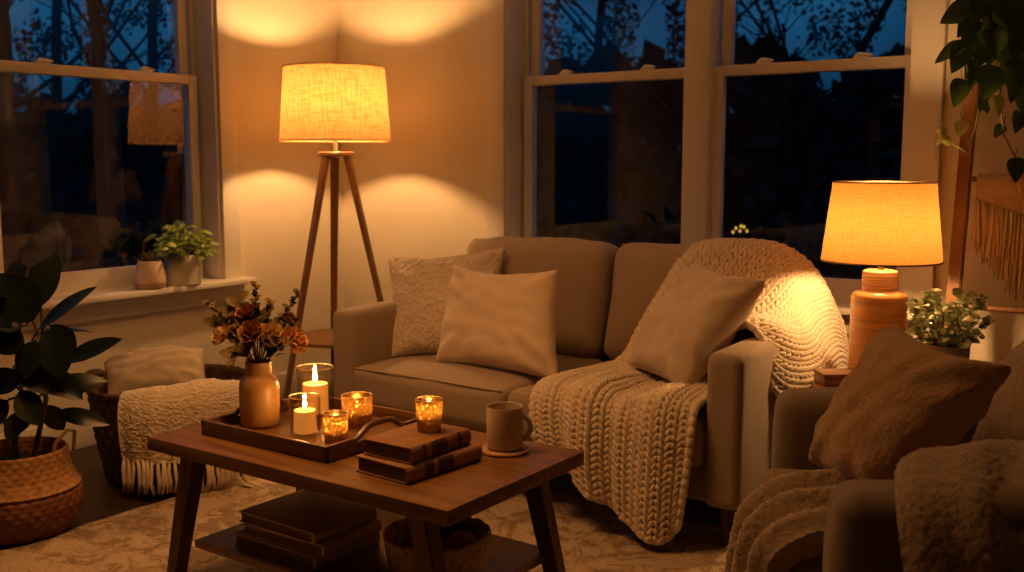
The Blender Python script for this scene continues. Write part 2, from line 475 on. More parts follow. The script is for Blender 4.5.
    def grid(s, fn, nu, nv, flip=False):
        vs = [fn(i / nu, j / nv) for i in range(nu + 1) for j in range(nv + 1)]
        fs = []
        for i in range(nu):
            for j in range(nv):
                f = (i * (nv + 1) + j, (i + 1) * (nv + 1) + j, (i + 1) * (nv + 1) + j + 1, i * (nv + 1) + j + 1)
                fs.append(f[::-1] if flip else f)
        return s.add(vs, fs)

    def ball(s, c, rx, ry, rz, n=12, m=8, mtx=None):
        c = V(c)
        vs, fs = [], []
        for i in range(m + 1):
            t = PI * i / m
            for k in range(n):
                w = 2 * PI * k / n
                p = V((rx * math.sin(t) * math.cos(w), ry * math.sin(t) * math.sin(w), rz * math.cos(t)))
                vs.append(c + (mtx @ p if mtx is not None else p))
        for i in range(m):
            for k in range(n):
                k2 = (k + 1) % n
                fs.append((i * n + k, (i + 1) * n + k, (i + 1) * n + k2, i * n + k2))
        s.weld = True
        return s.add(vs, fs)

    def leaf(s, base, d, up, ln, wd, fold=.25, droop=.3, nseg=7, shape=(.8, .9), tip=.0, wave=0):
        base, d, up = V(base), V(d).normalized(), V(up)
        side = d.cross(up)
        side = side.normalized() if side.length > 1e-5 else d.orthogonal().normalized()
        nrm = side.cross(d)
        vs, fs = [], []
        for i in range(nseg + 1):
            t = i / nseg
            p = base + d * ln * t * (1 - .12 * droop * t) - nrm * droop * ln * .5 * t * t
            w = wd * .5 * max(0.0, math.sin(PI * min(1, t ** shape[0]))) ** shape[1]
            if heart_mode[0]: w = wd * .54 * max(0, math.sin(PI * min(1, (t * .97 + .03) ** .55))) ** .8
            wv = wave * math.sin(t * 9) * wd
            for q in (-1, -.5, 0, .5, 1):
                vs.append(p + side * w * q + nrm * (abs(q) * w * fold + wv * abs(q)))
        for i in range(nseg):
            for k in range(4):
                fs.append((i * 5 + k, (i + 1) * 5 + k, (i + 1) * 5 + k + 1, i * 5 + k + 1))
        return s.add(vs, fs)


heart_mode = [False]
OFF = {}


def link(name, mesh, parent=None):
    o = bpy.data.objects.new(name, mesh)
    COL.objects.link(o)
    if parent is not None: o.parent = parent
    return o


def props(o, label=None, cat=None, group=None, kind=None):
    if label: o['label'] = label
    if cat: o['category'] = cat
    if group: o['group'] = group
    if kind: o['kind'] = kind
    return o


def thing(name, loc, label, cat, group=None):
    o = link(name, None)
    o.location = loc
    o.empty_display_size = .05
    OFF[o.name] = V(loc)
    return props(o, label, cat, group)


def part(name, mb, m, parent=None, smooth=True, label=None, angle=40, origin=None):
    """one mesh object; world-space vertices become relative to the owner's base"""
    me = bpy.data.meshes.new(name)
    if parent is not None: off = OFF[parent.name]
    elif origin is not None: off = V(origin)
    else:
        a = np.array(mb.v); lo, hi = a.min(0), a.max(0)
        off = V(((lo[0] + hi[0]) / 2, (lo[1] + hi[1]) / 2, lo[2]))
    me.from_pydata([V(p) - off for p in mb.v], [], mb.f)
    if getattr(mb, 'weld', False):
        bm = bmesh.new(); bm.from_mesh(me)
        bmesh.ops.remove_doubles(bm, verts=bm.verts, dist=1e-5)
        bmesh.ops.recalc_face_normals(bm, faces=bm.faces)
        bm.to_mesh(me); bm.free()
    if smooth:
        me.polygons.foreach_set('use_smooth', [True] * len(me.polygons))
        me.set_sharp_from_angle(angle=math.radians(angle))
    me.materials.append(m)
    o = link(name, me, parent)
    if parent is None: o.location = off
    OFF[o.name] = off
    if label: o['label'] = label
    return o


def solo(name, mb, m, label, cat, group=None, kind=None, **kw):
    return props(part(name, mb, m, **kw), label, cat, group, kind)


def struct(name, mb, m, parent=None, **kw):
    o = part(name, mb, m, parent, origin=None if parent else (0, 0, 0), **kw)
    if parent is None: o['kind'] = 'structure'
    return o


def B(lo, hi, bev=0):
    return MB().box(lo, hi, bev)


# ------------------------------------------------------------------ room shell
XL, YB, XR, YF, ZC, TH = -3.93, 4.0, 1.9, -3.0, 2.6, .22
struct('floor', B((XL - TH, YF - TH, -.08), (XR + TH, YB + TH, 0)), M['floor'])
struct('ceiling', B((XL - TH, YF - TH, ZC), (XR + TH, YB + TH, ZC + .1)), M['ceiling'])
OB = (-2.856, -1.02)      # window opening in the back wall
OL = (1.00, 3.20)         # window opening in the left wall
Z0, Z1 = .62, 2.36
mb = MB()
mb.box((XL - TH, YB, 0), (OB[0], YB + TH, ZC)).box((OB[1], YB, 0), (XR + TH, YB + TH, ZC))
mb.box((OB[0], YB, 0), (OB[1], YB + TH, Z0)).box((OB[0], YB, Z1), (OB[1], YB + TH, ZC))
struct('wall_back', mb, M['wall'])
mb = MB()
mb.box((XL - TH, YF, 0), (XL, OL[0], ZC)).box((XL - TH, OL[1], 0), (XL, YB, ZC))
mb.box((XL - TH, OL[0], 0), (XL, OL[1], Z0)).box((XL - TH, OL[0], Z1), (XL, OL[1], ZC))
struct('wall_left', mb, M['wall'])
struct('wall_right', B((XR, YF, 0), (XR + TH, YB, ZC)), M['dimmed_wall'])
struct('wall_front', B((XL - TH, YF - TH, 0), (XR + TH, YF, ZC)), M['dimmed_wall'])
struct('baseboard_left', B((XL, YF, 0), (XL + .016, YB, .13), .004), M['trim'])
struct('baseboard_back', B((XL + .016, YB - .016, 0), (XR, YB, .13), .004), M['trim'])
struct('baseboard_right', B((XR - .016, YF, 0), (XR, YB - .016, .13), .004), M['trim'])


def window(name, to, op, units, right_casing, left_casing):
    """to(s, d, z): s along the wall, d outward. units: sash spans."""
    def bx(mb, s0, s1, d0, d1, z0, z1, bev=.003):
        a, b = to(s0, d0, z0), to(s1, d1, z1)
        lo = V([min(a[i], b[i]) for i in range(3)]); hi = V([max(a[i], b[i]) for i in range(3)])
        return mb.box(lo, hi, bev)
    root = link(name, None); OFF[root.name] = V((0, 0, 0)); root['kind'] = 'structure'
    mb = MB()                                                # jamb lining and stops
    for s0, s1, t0, t1 in ((op[0] - .002, op[0] + .018, op[0] + .018, op[0] + .034), (op[1] - .018, op[1] + .002, op[1] - .034, op[1] - .018)):
        bx(mb, s0, s1, -.004, .215, Z0, Z1); bx(mb, t0, t1, .132, .21, Z0 + .02, Z1)
    bx(mb, op[0], op[1], -.004, .215, Z1 - .02, Z1 + .002); bx(mb, op[0], op[1], .09, .215, Z0, Z0 + .025)
    struct('jamb', mb, M['trim'], root)
    mb = MB()
    if left_casing:
        bx(mb, op[0] - left_casing, op[0] + .004, -.024, .004, Z0 - .005, Z1 + .1, .005)
    if right_casing:
        bx(mb, op[1] - .004, op[1] + right_casing, -.024, .004, Z0 - .005, Z1 + .1, .005)
        if name == 'window_2': bx(mb, op[1] + right_casing - .022, op[1] + right_casing, -.034, .0, Z0 - .005, Z1 + .1, .004)
    bx(mb, op[0], op[1], -.024, .004, Z1, Z1 + .1, .005)
    struct('casing', mb, M['trim'], root)
    mb = MB()
    for a, b in zip(units[:-1], units[1:]):
        bx(mb, a[1] - .002, b[0] + .002, .05, .2, Z0, Z1, .004)
    if len(units) > 1: struct('mullion', mb, M['trim'], root)
    mb = MB(); bx(mb, op[0] - .135, op[1] + .135, -.095, .0, .617, .642, .008); bx(mb, op[0], op[1], -.02, .1, .617, .642, .004)
    struct('window_sill', mb, M['trim'], root)
    mb = MB(); bx(mb, op[0] - .1, op[1] + .1, -.024, .002, .532, .617, .006); bx(mb, op[0] - .1, op[1] + .1, -.034, .002, .600, .617, .004)
    struct('apron', mb, M['trim'], root)
    for s0, s1 in units:
        for up_ in (False, True):
            d0, d1 = (.135, .17) if up_ else (.095, .13)
            z0, z1 = (1.548, Z1 - .02) if up_ else (.643, 1.59)
            st = .045
            br, tr = (.042, .05) if up_ else (.088, .042)
            mb = MB()
            a0, a1 = s0 + (.016 if up_ else 0), s1 - (.016 if up_ else 0)
            bx(mb, a0, a0 + st, d0, d1, z0, z1); bx(mb, a1 - st, a1, d0, d1, z0, z1)
            bx(mb, a0 + st, a1 - st, d0, d1, z0, z0 + br); bx(mb, a0 + st, a1 - st, d0, d1, z1 - tr, z1)
            sash = struct('sash', mb, M['trim'], root)
            dm = (d0 + d1) / 2
            p = [to(a0 + st - .005, dm, z0 + br - .005), to(a1 - st + .005, dm, z0 + br - .005), to(a1 - st + .005, dm, z1 - tr + .005), to(a0 + st - .005, dm, z1 - tr + .005)]
            struct('pane', MB().add(p, [(0, 1, 2, 3)]), M['glass'], sash, smooth=False)
            if not up_:
                for q in (.26, .74):
                    m = s0 + (s1 - s0) * q
                    mb = MB()
                    bx(mb, m - .03, m + .03, .098, .125, 1.59, 1.597, .002)
                    mb.tube([to(m - .026, .11, 1.598), to(m - .01, .108, 1.606), to(m + .02, .106, 1.604), to(m + .042, .10, 1.600)], [.006, .008, .006, .004], 8)
                    struct('sash_lock', mb, M['white_metal'], sash)
    return root


window('window_1', lambda s, d, z: V((XL - d, s, z)), OL, [(1.036, 2.06), (2.15, 3.164)], .093, .093)
window('window_2', lambda s, d, z: V((s, YB + d, z)), OB, [(-2.822, -1.949), (-1.857, -1.036)], .105, .1)

# a white framed dark picture on the far wall behind the viewer, seen mirrored in the panes
t = thing('wall_picture', (-2.6, YF, 1.0), 'white framed dark picture, mirrored faintly in the right hand window pane', 'picture')
mb = MB()
x0, x1, z0, z1 = -3.3, -2.0, .9, 1.86
for lo, hi in (((x0, z0), (x0 + .12, z1)), ((x1 - .12, z0), (x1, z1)), ((x0, z1 - .12), (x1, z1)), ((x0, z0), (x1, z0 + .12))):
    mb.box((lo[0], YF + .001, lo[1]), (hi[0], YF + .035, hi[1]), .005)
part('frame', mb, M['trim'], t); part('canvas', B((x0 + .1, YF + .001, z0 + .1), (x1 - .1, YF + .012, z1 - .1)), M['dark_panel'], t)

# ------------------------------------------------------------------ rug
def rug_fn(u, v):
    x, y = -3.06 + u * 3.5, .2 + v * 2.88
    e = min(u, 1 - u, v * .8, (1 - v) * .8)
    h = .022 * min(1, e * 40) ** .5
    return V((x + .012 * noise.noise(V((y * 8, x * 3, 0))), y, h + .006 * noise.noise(V((x * 60, y * 60, 1))) * min(1, e * 60) + .0035 * noise.noise(V((x * 9, y * 9, 4)))))
solo('area_rug', MB().grid(rug_fn, 300, 240).box((-3.05, .21, .001), (.43, 3.07, .006)), M['rug'],
     'beige wool rug with faded brown pattern under the coffee table', 'rug', angle=180)

# ------------------------------------------------------------------ sofa
AX0, AX1, AX2, AX3 = -2.845, -2.73, -1.287, -1.17
sofa = thing('sofa', ((AX0 + AX3) / 2, 3.25, 0), 'two seat taupe fabric sofa with square arms under the double window', 'sofa')
part('base_frame', MB().soft((AX1 - .01, 2.86, .155), (AX2 + .01, 3.70, .285), .015, 6), M['sofa'], sofa)
for i, (a, b) in enumerate(((AX0, AX1), (AX2, AX3))):
    part('arm', MB().soft((a, 2.82, .155), (b, 3.74, .632), .03, 14, crown=(.004, .004, .006), nz=.004, nzs=9, seed=i), M['sofa'], sofa)
mid = (AX1 + AX2) / 2
part('back_panel', MB().soft((AX1 - .005, 3.56, .155), (AX2 + .005, 3.76, .80), .04, 10), M['sofa'], sofa)
for k, (a, b) in enumerate(((AX1, mid), (mid, AX2))):
    seat = part('seat_cushion', MB().soft((a + .004, 2.80, .272), (b - .004, 3.50, .425), .035, 14, crown=(.0, .012, .02), nz=.008, nzs=5, seed=k + 2), M['sofa'], sofa)
    pts = []
    for q in range(25):
        x = a + .02 + (b - a - .04) * q / 24
        tt = (x - (a + b) / 2) / ((b - a) / 2)
        pts.append((x, 2.80 - .008 * (1 - abs(tt) ** 3) + .012, .418 + .004 * (1 - tt * tt)))
    part('piping', MB().tube(pts, .0045, 6), M['piping'], seat)
for k, (a, b) in enumerate(((AX1 + .01, mid - .003), (mid + .003, AX2 - .01))):
    R = Matrix.Translation(V(((a + b) / 2, 3.50, .41))) @ Matrix.Rotation(math.radians(-12), 4, 'X') @ Matrix.Rotation(math.radians((-1.0, 1.0)[k]), 4, 'Y')
    w = (b - a) / 2
    cu = part('back_cushion', MB().soft((-w, -.1, .0), (w, .09, .462), .06, 16, crown=(.0, .045, .014), mtx=R, nz=.016, nzs=6, seed=k + 7), M['sofa'], sofa)
    pts = [R @ V((w * .93 * math.cos(q) if 0 else -w * .94 + 2 * w * .94 * q / 20, -.045, .457 + .008 * (1 - (2 * q / 20 - 1) ** 2))) for q in range(21)]
    part('piping', MB().tube(pts, .0035, 6), M['piping'], cu)
for x, y in ((AX0 + .06, 2.9), (AX3 - .055, 2.9), (AX0 + .06, 3.66), (AX3 - .055, 3.66)):
    part('leg', MB().bar((x, y, .157), (x, y - .015, .027 if y < 3 else 0), .05, .036), M['dark_leg'], sofa)

# ------------------------------------------------------------------ pillows
def pillow(name, c, th, m, label, e=.05, seed=1, n=40, wr=.010, fuzz=0, fs=60, cat='throw pillow', et=None):
    """c: four corner points bottom left, bottom right, top right, top left"""
    BL, BR, TR, TL = [V(p) for p in c]
    nrm = (BR - BL).cross(TL - BL).normalized()
    mb = MB()
    def fn(sg):
        def g(i, j):
            a = -math.cos(PI * i) * .5 + .5; b = -math.cos(PI * j) * .5 + .5
            u, v = a * 2 - 1, b * 2 - 1
            uu = u * (1 - e * (1 - v * v) * abs(u) ** 2); vv = v * (1 - (e if v < 0 or et is None else et) * (1 - u * u) ** 1.2 * abs(v) ** 2)
            A, Bq = (uu + 1) / 2, (vv + 1) / 2
            p = (BL * (1 - A) + BR * A) * (1 - Bq) + (TL * (1 - A) + TR * A) * Bq
            k = max(0.0, (1 - u ** 4) * (1 - v ** 4))
            k = max(0.0, (1 - u * u) * (1 - v * v)) ** .34 * .92 + .08 * k
            edge = max(0, (1 - abs(u) ** 6) * (1 - abs(v) ** 6))
            # soft creases running in from the corners and edges
            w = noise.noise(V((u * 1.6, v * 1.6, seed + sg * 7))) * 1.0 + .6 * noise.noise(V((u * 3.5 + 9, v * 3.5, seed * 2 + sg)))
            cr = math.sin(math.atan2(v * (1 if v > 0 else -1) - .1, u * (1 if u > 0 else -1) - .1) * 11 + seed + (3 if u > 0 else 0) + (5 if v > 0 else 0)) * min(1, (u * u + v * v) * .8) * abs(u * v) ** .7 * 1.1
            p = p + nrm * sg * (th / 2 * k + (w * wr + cr * wr) * edge ** .5)
            if fuzz: p = p + nrm * sg * fuzz * (abs(noise.noise(V((p * fs)))) * 2 - .3) * edge ** .3
            return p
        return g
    mb.grid(fn(1), n, n); mb.grid(fn(-1), n, n, True)
    # seam welt around the rim
    mb.weld = True
    ctr = (BL + BR + TR + TL) / 4
    return solo(name, mb, m, label, cat, origin=(ctr.x, ctr.y, min(p.z for p in (BL, BR))), angle=180)


pillow('throw_pillow', [(-2.72, 3.03, .425), (-2.37, 3.22, .43), (-2.44, 3.42, .845), (-2.89, 3.20, .80)], .20, M['sherpa'],
       'fuzzy cream sherpa pillow at the left end of the sofa', seed=3, n=120, e=.08, et=.15, wr=.010, fuzz=.008, fs=88)
pillow('throw_pillow', [(-2.475, 3.005, .435), (-1.905, 2.98, .44), (-2.03, 3.17, .80), (-2.555, 3.22, .785)], .18, M['cream_pillow'],
       'smooth cream pillow leaning in front of the fuzzy sherpa pillow', seed=5, n=64, wr=.016, e=.09, et=.2)
pillow('throw_pillow', [(-1.70, 3.11, .50), (-1.395, 2.925, .475), (-1.225, 3.12, .82), (-1.555, 3.33, .84)], .19, M['tan_pillow'],
       'plain tan pillow propped on the chunky knit blanket by the right sofa arm', seed=8, n=64, wr=.015, e=.06, et=.12)

# ------------------------------------------------------------------ chunky knit blanket
def cr(p0, p1, p2, p3, t):
    return .5 * ((2 * p1) + (-p0 + p2) * t + (2 * p0 - 5 * p1 + 4 * p2 - p3) * t * t + (-p0 + 3 * p1 - 3 * p2 + p3) * t ** 3)


class Surf:
    """smooth surface through a grid of control points rows[v][u]"""
    def __init__(s, rows, ridge=None, arc=True):
        s.ridge = ridge
        g = [[V(p) for p in r] for r in rows]
        def even(pts, n):
            m = len(pts) - 1; d = []
            for k in range(m * 12 + 1):
                i = min(k // 12, m - 1); t = k / 12 - i
                d.append(cr(pts[max(0, i - 1)], pts[i], pts[i + 1], pts[min(m, i + 2)], t))
            ln = [0]
            for a, b in zip(d[:-1], d[1:]): ln.append(ln[-1] + (b - a).length)
            out, k = [], 0
            for q in range(n):
                x = ln[-1] * q / (n - 1)
                while k < len(ln) - 2 and ln[k + 1] < x: k += 1
                out.append(d[k].lerp(d[k + 1], min(1, (x - ln[k]) / max(1e-9, ln[k + 1] - ln[k]))))
            return out
        if arc:
            g = [even(r, 9) for r in g]
            cols = [even([r[k] for r in g], 11) for k in range(9)]
            g = [[cols[k][q] for k in range(9)] for q in range(11)]
        s.g = g
    def raw(s, u, v):
        def pick(l, k): return l[max(0, min(len(l) - 1, k))]
        nv, nu = len(s.g) - 1, len(s.g[0]) - 1
        a = min(max(v, 0), 1) * nv; i = min(int(a), nv - 1); tv = a - i
        b = min(max(u, 0), 1) * nu; j = min(int(b), nu - 1); tu = b - j
        col = []
        for q in range(-1, 3):
            r = pick(s.g, i + q)
            col.append(cr(pick(r, j - 1), pick(r, j), pick(r, j + 1), pick(r, j + 2), tu))
        return cr(*col, tv)
    def frame(s, u, v, raw=None):
        raw = raw or s.raw
        h = .004
        p = raw(u, v)
        du = raw(min(u + h, 1), v) - raw(max(u - h, 0), v)
        dv = raw(u, min(v + h, 1)) - raw(u, max(v - h, 0))
        n = du.cross(dv); n = n.normalized() if n.length > 1e-12 else V((0, 0, 1))
        return p, du, dv, n
    def at(s, u, v):
        if not s.ridge: return s.raw(u, v)
        p, du, dv, n = s.frame(u, v)
        return p + n * s.ridge(u, v)
    def full(s, u, v):
        return s.frame(u, v, s.at)


def knit(mb, gap, sf, ncol, nrow, thick=.016, flip=1, border=True, fat=1.0, lift=0):
    seg, m = 7, 5
    for i in range(ncol):
        for j in range(nrow):
            for sd in (-1, 1):
                u = (i + .5 + .24 * sd) / ncol; v = (j + .5) / nrow
                p, du, dv, n = sf.full(u, v)
                n = n * flip
                eu = du.normalized(); ev = dv.normalized()
                cw = (sf.at(min(1, u + .5 / ncol), v) - sf.at(max(0, u - .5 / ncol), v)).length
                rw = (sf.at(u, min(1, v + .5 / nrow)) - sf.at(u, max(0, v - .5 / nrow))).length
                ax = (ev * rw * .92 - eu * sd * cw * .30)
                ln = ax.length; ax = ax / ln
                sx = n.cross(ax).normalized()
                wd = cw * .265 * fat; th = min(thick, cw * .42)
                jig = random.uniform(-.0012, .0012)
                vs, fs = [], []
                for a in range(m + 1):
                    t = PI * a / m
                    for k in range(seg):
                        w = 2 * PI * k / seg
                        vs.append(p + n * (lift + th * .35 + jig) + ax * (-math.cos(t) * ln * .88) + (sx * math.cos(w) * wd + n * math.sin(w) * th) * (math.sin(t) ** .8 if 0 < a < m else 0.02)
                                  + n * th * .35 * math.cos(t))
                for a in range(m):
                    for k in range(seg):
                        k2 = (k + 1) % seg
                        fs.append((a * seg + k, a * seg + k2, (a + 1) * seg + k2, (a + 1) * seg + k))
                mb.add(vs, fs)
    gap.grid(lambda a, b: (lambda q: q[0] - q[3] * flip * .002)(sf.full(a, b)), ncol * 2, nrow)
    if border:
        for edge in border:
            pts = []
            K = nrow * 2 if edge in ('l', 'r') else ncol * 2
            for q in range(K + 1):
                a = q / K
                u, v = {'l': (0, a), 'r': (1, a), 't': (a, 0), 'b': (a, 1)}[edge]
                p, du, dv, n = sf.full(u, v)
                pts.append(p + n * flip * .004)
            L_ = sum((pts[i + 1] - pts[i]).length for i in range(len(pts) - 1))
            nb = int(L_ / .03)
            for b_ in range(nb):
                x = (b_ + .5) / nb * (len(pts) - 1); i = min(int(x), len(pts) - 2)
                p = pts[i].lerp(pts[i + 1], x - i); d = (pts[i + 1] - pts[i]).normalized()
                q = d.orthogonal().normalized()
                rot = Matrix((q, d.cross(q), d)).transposed()
                mb.ball(p, .014, .014, .024, 8, 6, rot)


# section over the sofa back and right arm
rowsA = [
    [(-1.710, 3.720, 0.752), (-1.580, 3.760, 0.772), (-1.420, 3.770, 0.772), (-1.295, 3.770, 0.732), (-1.190, 3.760, 0.620), (-1.145, 3.750, 0.420)],
    [(-1.680, 3.620, 0.877), (-1.580, 3.640, 0.887), (-1.420, 3.655, 0.877), (-1.305, 3.660, 0.837), (-1.200, 3.650, 0.712), (-1.140, 3.640, 0.460)],
    [(-1.690, 3.500, 0.857), (-1.600, 3.490, 0.887), (-1.420, 3.500, 0.867), (-1.295, 3.500, 0.802), (-1.195, 3.490, 0.682), (-1.120, 3.470, 0.460)],
    [(-1.725, 3.400, 0.732), (-1.620, 3.380, 0.772), (-1.450, 3.390, 0.762), (-1.305, 3.380, 0.722), (-1.190, 3.370, 0.675), (-1.110, 3.330, 0.440)],
    [(-1.760, 3.330, 0.620), (-1.650, 3.300, 0.660), (-1.460, 3.300, 0.690), (-1.315, 3.280, 0.677), (-1.200, 3.260, 0.665), (-1.120, 3.200, 0.440)],
    [(-1.800, 3.270, 0.490), (-1.680, 3.200, 0.530), (-1.470, 3.200, 0.590), (-1.320, 3.180, 0.675), (-1.210, 3.160, 0.660), (-1.145, 3.100, 0.460)],
    [(-1.830, 3.220, 0.455), (-1.690, 3.140, 0.470), (-1.450, 3.130, 0.520), (-1.330, 3.110, 0.655), (-1.220, 3.090, 0.655), (-1.170, 3.050, 0.500)],
]
sA = Surf(rowsA, lambda u, v: .010 * math.sin(u * 9 + v * 4) * min(1, 4 * v * (1 - v) + .2))
# section across the seat, down over the front
rowsB = [
    [(-1.825, 3.24, .465), (-1.730, 3.22, .465), (-1.610, 3.22, .465), (-1.470, 3.20, .475), (-1.330, 3.16, .52)],
    [(-1.855, 3.09, .462), (-1.750, 3.08, .475), (-1.620, 3.08, .462), (-1.480, 3.07, .47), (-1.315, 3.04, .50)],
    [(-1.880, 2.93, .460), (-1.770, 2.93, .480), (-1.630, 2.93, .462), (-1.480, 2.93, .475), (-1.305, 2.93, .485)],
    [(-1.880, 2.815, .447), (-1.770, 2.81, .462), (-1.630, 2.80, .455), (-1.475, 2.80, .468), (-1.300, 2.80, .47)],
    [(-1.865, 2.765, .385), (-1.760, 2.76, .40), (-1.620, 2.755, .395), (-1.465, 2.75, .41), (-1.295, 2.76, .41)],
    [(-1.850, 2.755, .315), (-1.750, 2.75, .32), (-1.605, 2.735, .29), (-1.445, 2.73, .28), (-1.300, 2.75, .31)],
    [(-1.835, 2.755, .265), (-1.735, 2.75, .255), (-1.590, 2.735, .20), (-1.425, 2.725, .165), (-1.310, 2.745, .21)],
    [(-1.820, 2.76, .235), (-1.720, 2.755, .205), (-1.585, 2.74, .135), (-1.400, 2.73, .055), (-1.325, 2.745, .105)],
]
def ridgeB(u, v):
    f = min(1, max(0, (v - .05) * 3))
    r = .020 * math.exp(-((u - .20) / .065) ** 2) - .014 * math.exp(-((u - .32) / .05) ** 2)
    r += .028 * math.exp(-((u - .53) / .07) ** 2) - .018 * math.exp(-((u - .40) / .04) ** 2)
    r += .012 * math.sin((u - .6) * 22) * (u > .6)
    return r * f
sB = Surf(rowsB, ridgeB)
mb, gap = MB(), MB()
knit(mb, gap, sA, 25, 28, flip=-1, border='lrtb')
knit(mb, gap, sB, 18, 38, flip=-1, border='lrb')
kb = solo('knit_blanket', mb, M['knit'], 'chunky cream knit blanket draped over the right back, arm and seat of the sofa', 'blanket', angle=180)
part('gap_shade', gap, M['knit_gap'], kb, angle=180)  # dark sheet paints the shade in the gaps between stitches

# ------------------------------------------------------------------ floor lamp
LX, LY = -3.47, 3.50
lamp = thing('floor_lamp', (LX, LY, 0), 'tripod floor lamp with wooden legs and linen drum shade in the corner', 'lamp')
part('lamp_shade', MB().lathe((LX, LY, 0), [(.255 - .024 * k / 12, 1.288 + .333 * k / 12) for k in range(13)], 72), M['linen_shade'], lamp, angle=180)
for z, r in ((1.288, .2555), (1.621, .2315)):
    rim = MB().tube([(LX + r * math.cos(2 * PI * k / 64), LY + r * math.sin(2 * PI * k / 64), z) for k in range(64)], .003, 6, closed=True)
    part('shade_rim', rim, M['ochre'], lamp)
mb = MB().tube([(LX, LY, 1.21), (LX, LY, 1.40)], .011, 14)
part('pole', mb, M['white_metal'], lamp)
mb = MB().tube([(LX, LY, 1.38), (LX, LY, 1.43)], .02, 14)
for k in range(3):
    a = 2 * PI * k / 3 + .4
    mb.tube([(LX, LY, 1.395), (LX + .25 * math.cos(a), LY + .25 * math.sin(a), 1.295)], .0025, 6)
part('shade_fitter', mb, M['metal'], lamp)
part('bulb', MB().ball((LX, LY, 1.468), .032, .032, .040, 20, 14), M['bulb'], lamp)
part('hub', MB().lathe((LX, LY, 0), [(.0, 1.218), (.078, 1.218), (.083, 1.222), (.083, 1.234), (.078, 1.238), (0, 1.238)], 40), M['lamp_shelf'], lamp)
def lamp_dir(deg):
    a = math.radians(deg); return RT * math.cos(a) + V((-math.sin(YAW), math.cos(YAW), 0)) * math.sin(a)
for dg in (-14, 106, 226):
    d = lamp_dir(dg); b0 = V((LX, LY, 0))
    part('leg', MB().bar(b0 + d * .055 + V((0, 0, 1.222)), b0 + d * .335, .040, .024, up=d, d0=.026, d1=.020), M['lamp_wood'], lamp)
part('shelf', MB().lathe((LX, LY, 0), [(0, .352), (.222, .352), (.228, .356), (.228, .368), (.222, .372), (0, .372)], 56), M['lamp_shelf'], lamp)

# ------------------------------------------------------------------ coffee table
TX0, TX1, TY0, TY1 = -2.411, -1.358, 1.685, 2.252
ct = thing('coffee_table', ((TX0 + TX1) / 2, (TY0 + TY1) / 2, 0), 'dark walnut coffee table with splayed legs and a lower shelf', 'table')
part('tabletop', B((TX0, TY0, .413), (TX1, TY1, .45), .004), M['walnut'], ct)
for sx, sy in ((-1, -1), (1, -1), (1, 1), (-1, 1)):
    cx = TX0 + .125 if sx < 0 else TX1 - .125
    cy = TY0 + .06 if sy < 0 else TY1 - .06
    part('leg', MB().bar((cx, cy, .414), (cx + sx * .09, cy + sy * .012, .029), .058, .042, up=(0, 1, 0), d0=.048, d1=.04), M['walnut_leg'], ct)
for y in (TY0 + .13, TY1 - .15):
    part('apron', B((TX0 + .12, y, .38), (TX1 - .12, y + .02, .413)), M['walnut'], ct)
part('lower_shelf', B((-2.262, TY0 + .03, .158), (-1.43, TY1 - .035, .18), .004), M['walnut'], ct)

# tray
tr = thing('serving_tray', (-2.06, 1.985, .45), 'dark wooden serving tray with raised end handles holding vase and candles', 'tray')
x0, x1, y0, y1, zb = -2.302, -1.822, 1.782, 2.19, .4505
part('tray_floor', B((x0 + .004, y0 + .004, zb), (x1 - .004, y1 - .004, zb + .01), .002), M['tray'], tr)
for y in (y0, y1 - .013):
    part('side_wall', B((x0, y, zb), (x1, y + .013, zb + .042), .003), M['tray'], tr)
for x in (x0, x1 - .013):
    prof = []
    yy = [(0, .042), (.10, .042), (.13, .05), (.15, .066), (.17, .071), (.238, .071), (.258, .066), (.278, .05), (.308, .042), (.408, .042)]
    mb = MB().box((x, y0, zb), (x + .013, y1, zb + .030), .003)
    mb.box((x, y0, zb + .029), (x + .013, y0 + .115, zb + .042), .002).box((x, y1 - .115, zb + .029), (x + .013, y1, zb + .042), .002)
    mb.tube([(x + .0065, y0 + a, zb + b - .004) for a, b in [(.105, .036), (.13, .048), (.152, .063), (.175, .069), (.233, .069), (.256, .063), (.278, .048), (.303, .036)]], .008, 8)
    part('handle', mb, M['tray'], tr)
TZ = zb + .0105


def place_candle(c, r, h, label, fl=.03, owner=None, group=None, wax=None, glow=1.0):
    c = V(c)
    t_ = thing('candle', c, label, 'candle', group)
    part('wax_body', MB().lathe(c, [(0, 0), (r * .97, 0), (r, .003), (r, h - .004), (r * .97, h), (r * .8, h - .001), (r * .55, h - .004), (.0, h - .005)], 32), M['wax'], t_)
    wk = part('wick', MB().tube([c + V((0, 0, h - .006)), c + V((.0008, 0, h + .004)), c + V((.002, .001, h + .009))], .0012, 6), M['wick'], t_)
    prof = [(0, 0), (.35, .06), (.75, .2), (.95, .34), (.85, .5), (.55, .7), (.25, .88), (0, 1)]
    part('flame', MB().lathe(c + V((0, 0, h + .005)), [(a * fl * .20, b * fl) for a, b in prof], 14), M['flame'], t_)
    return t_


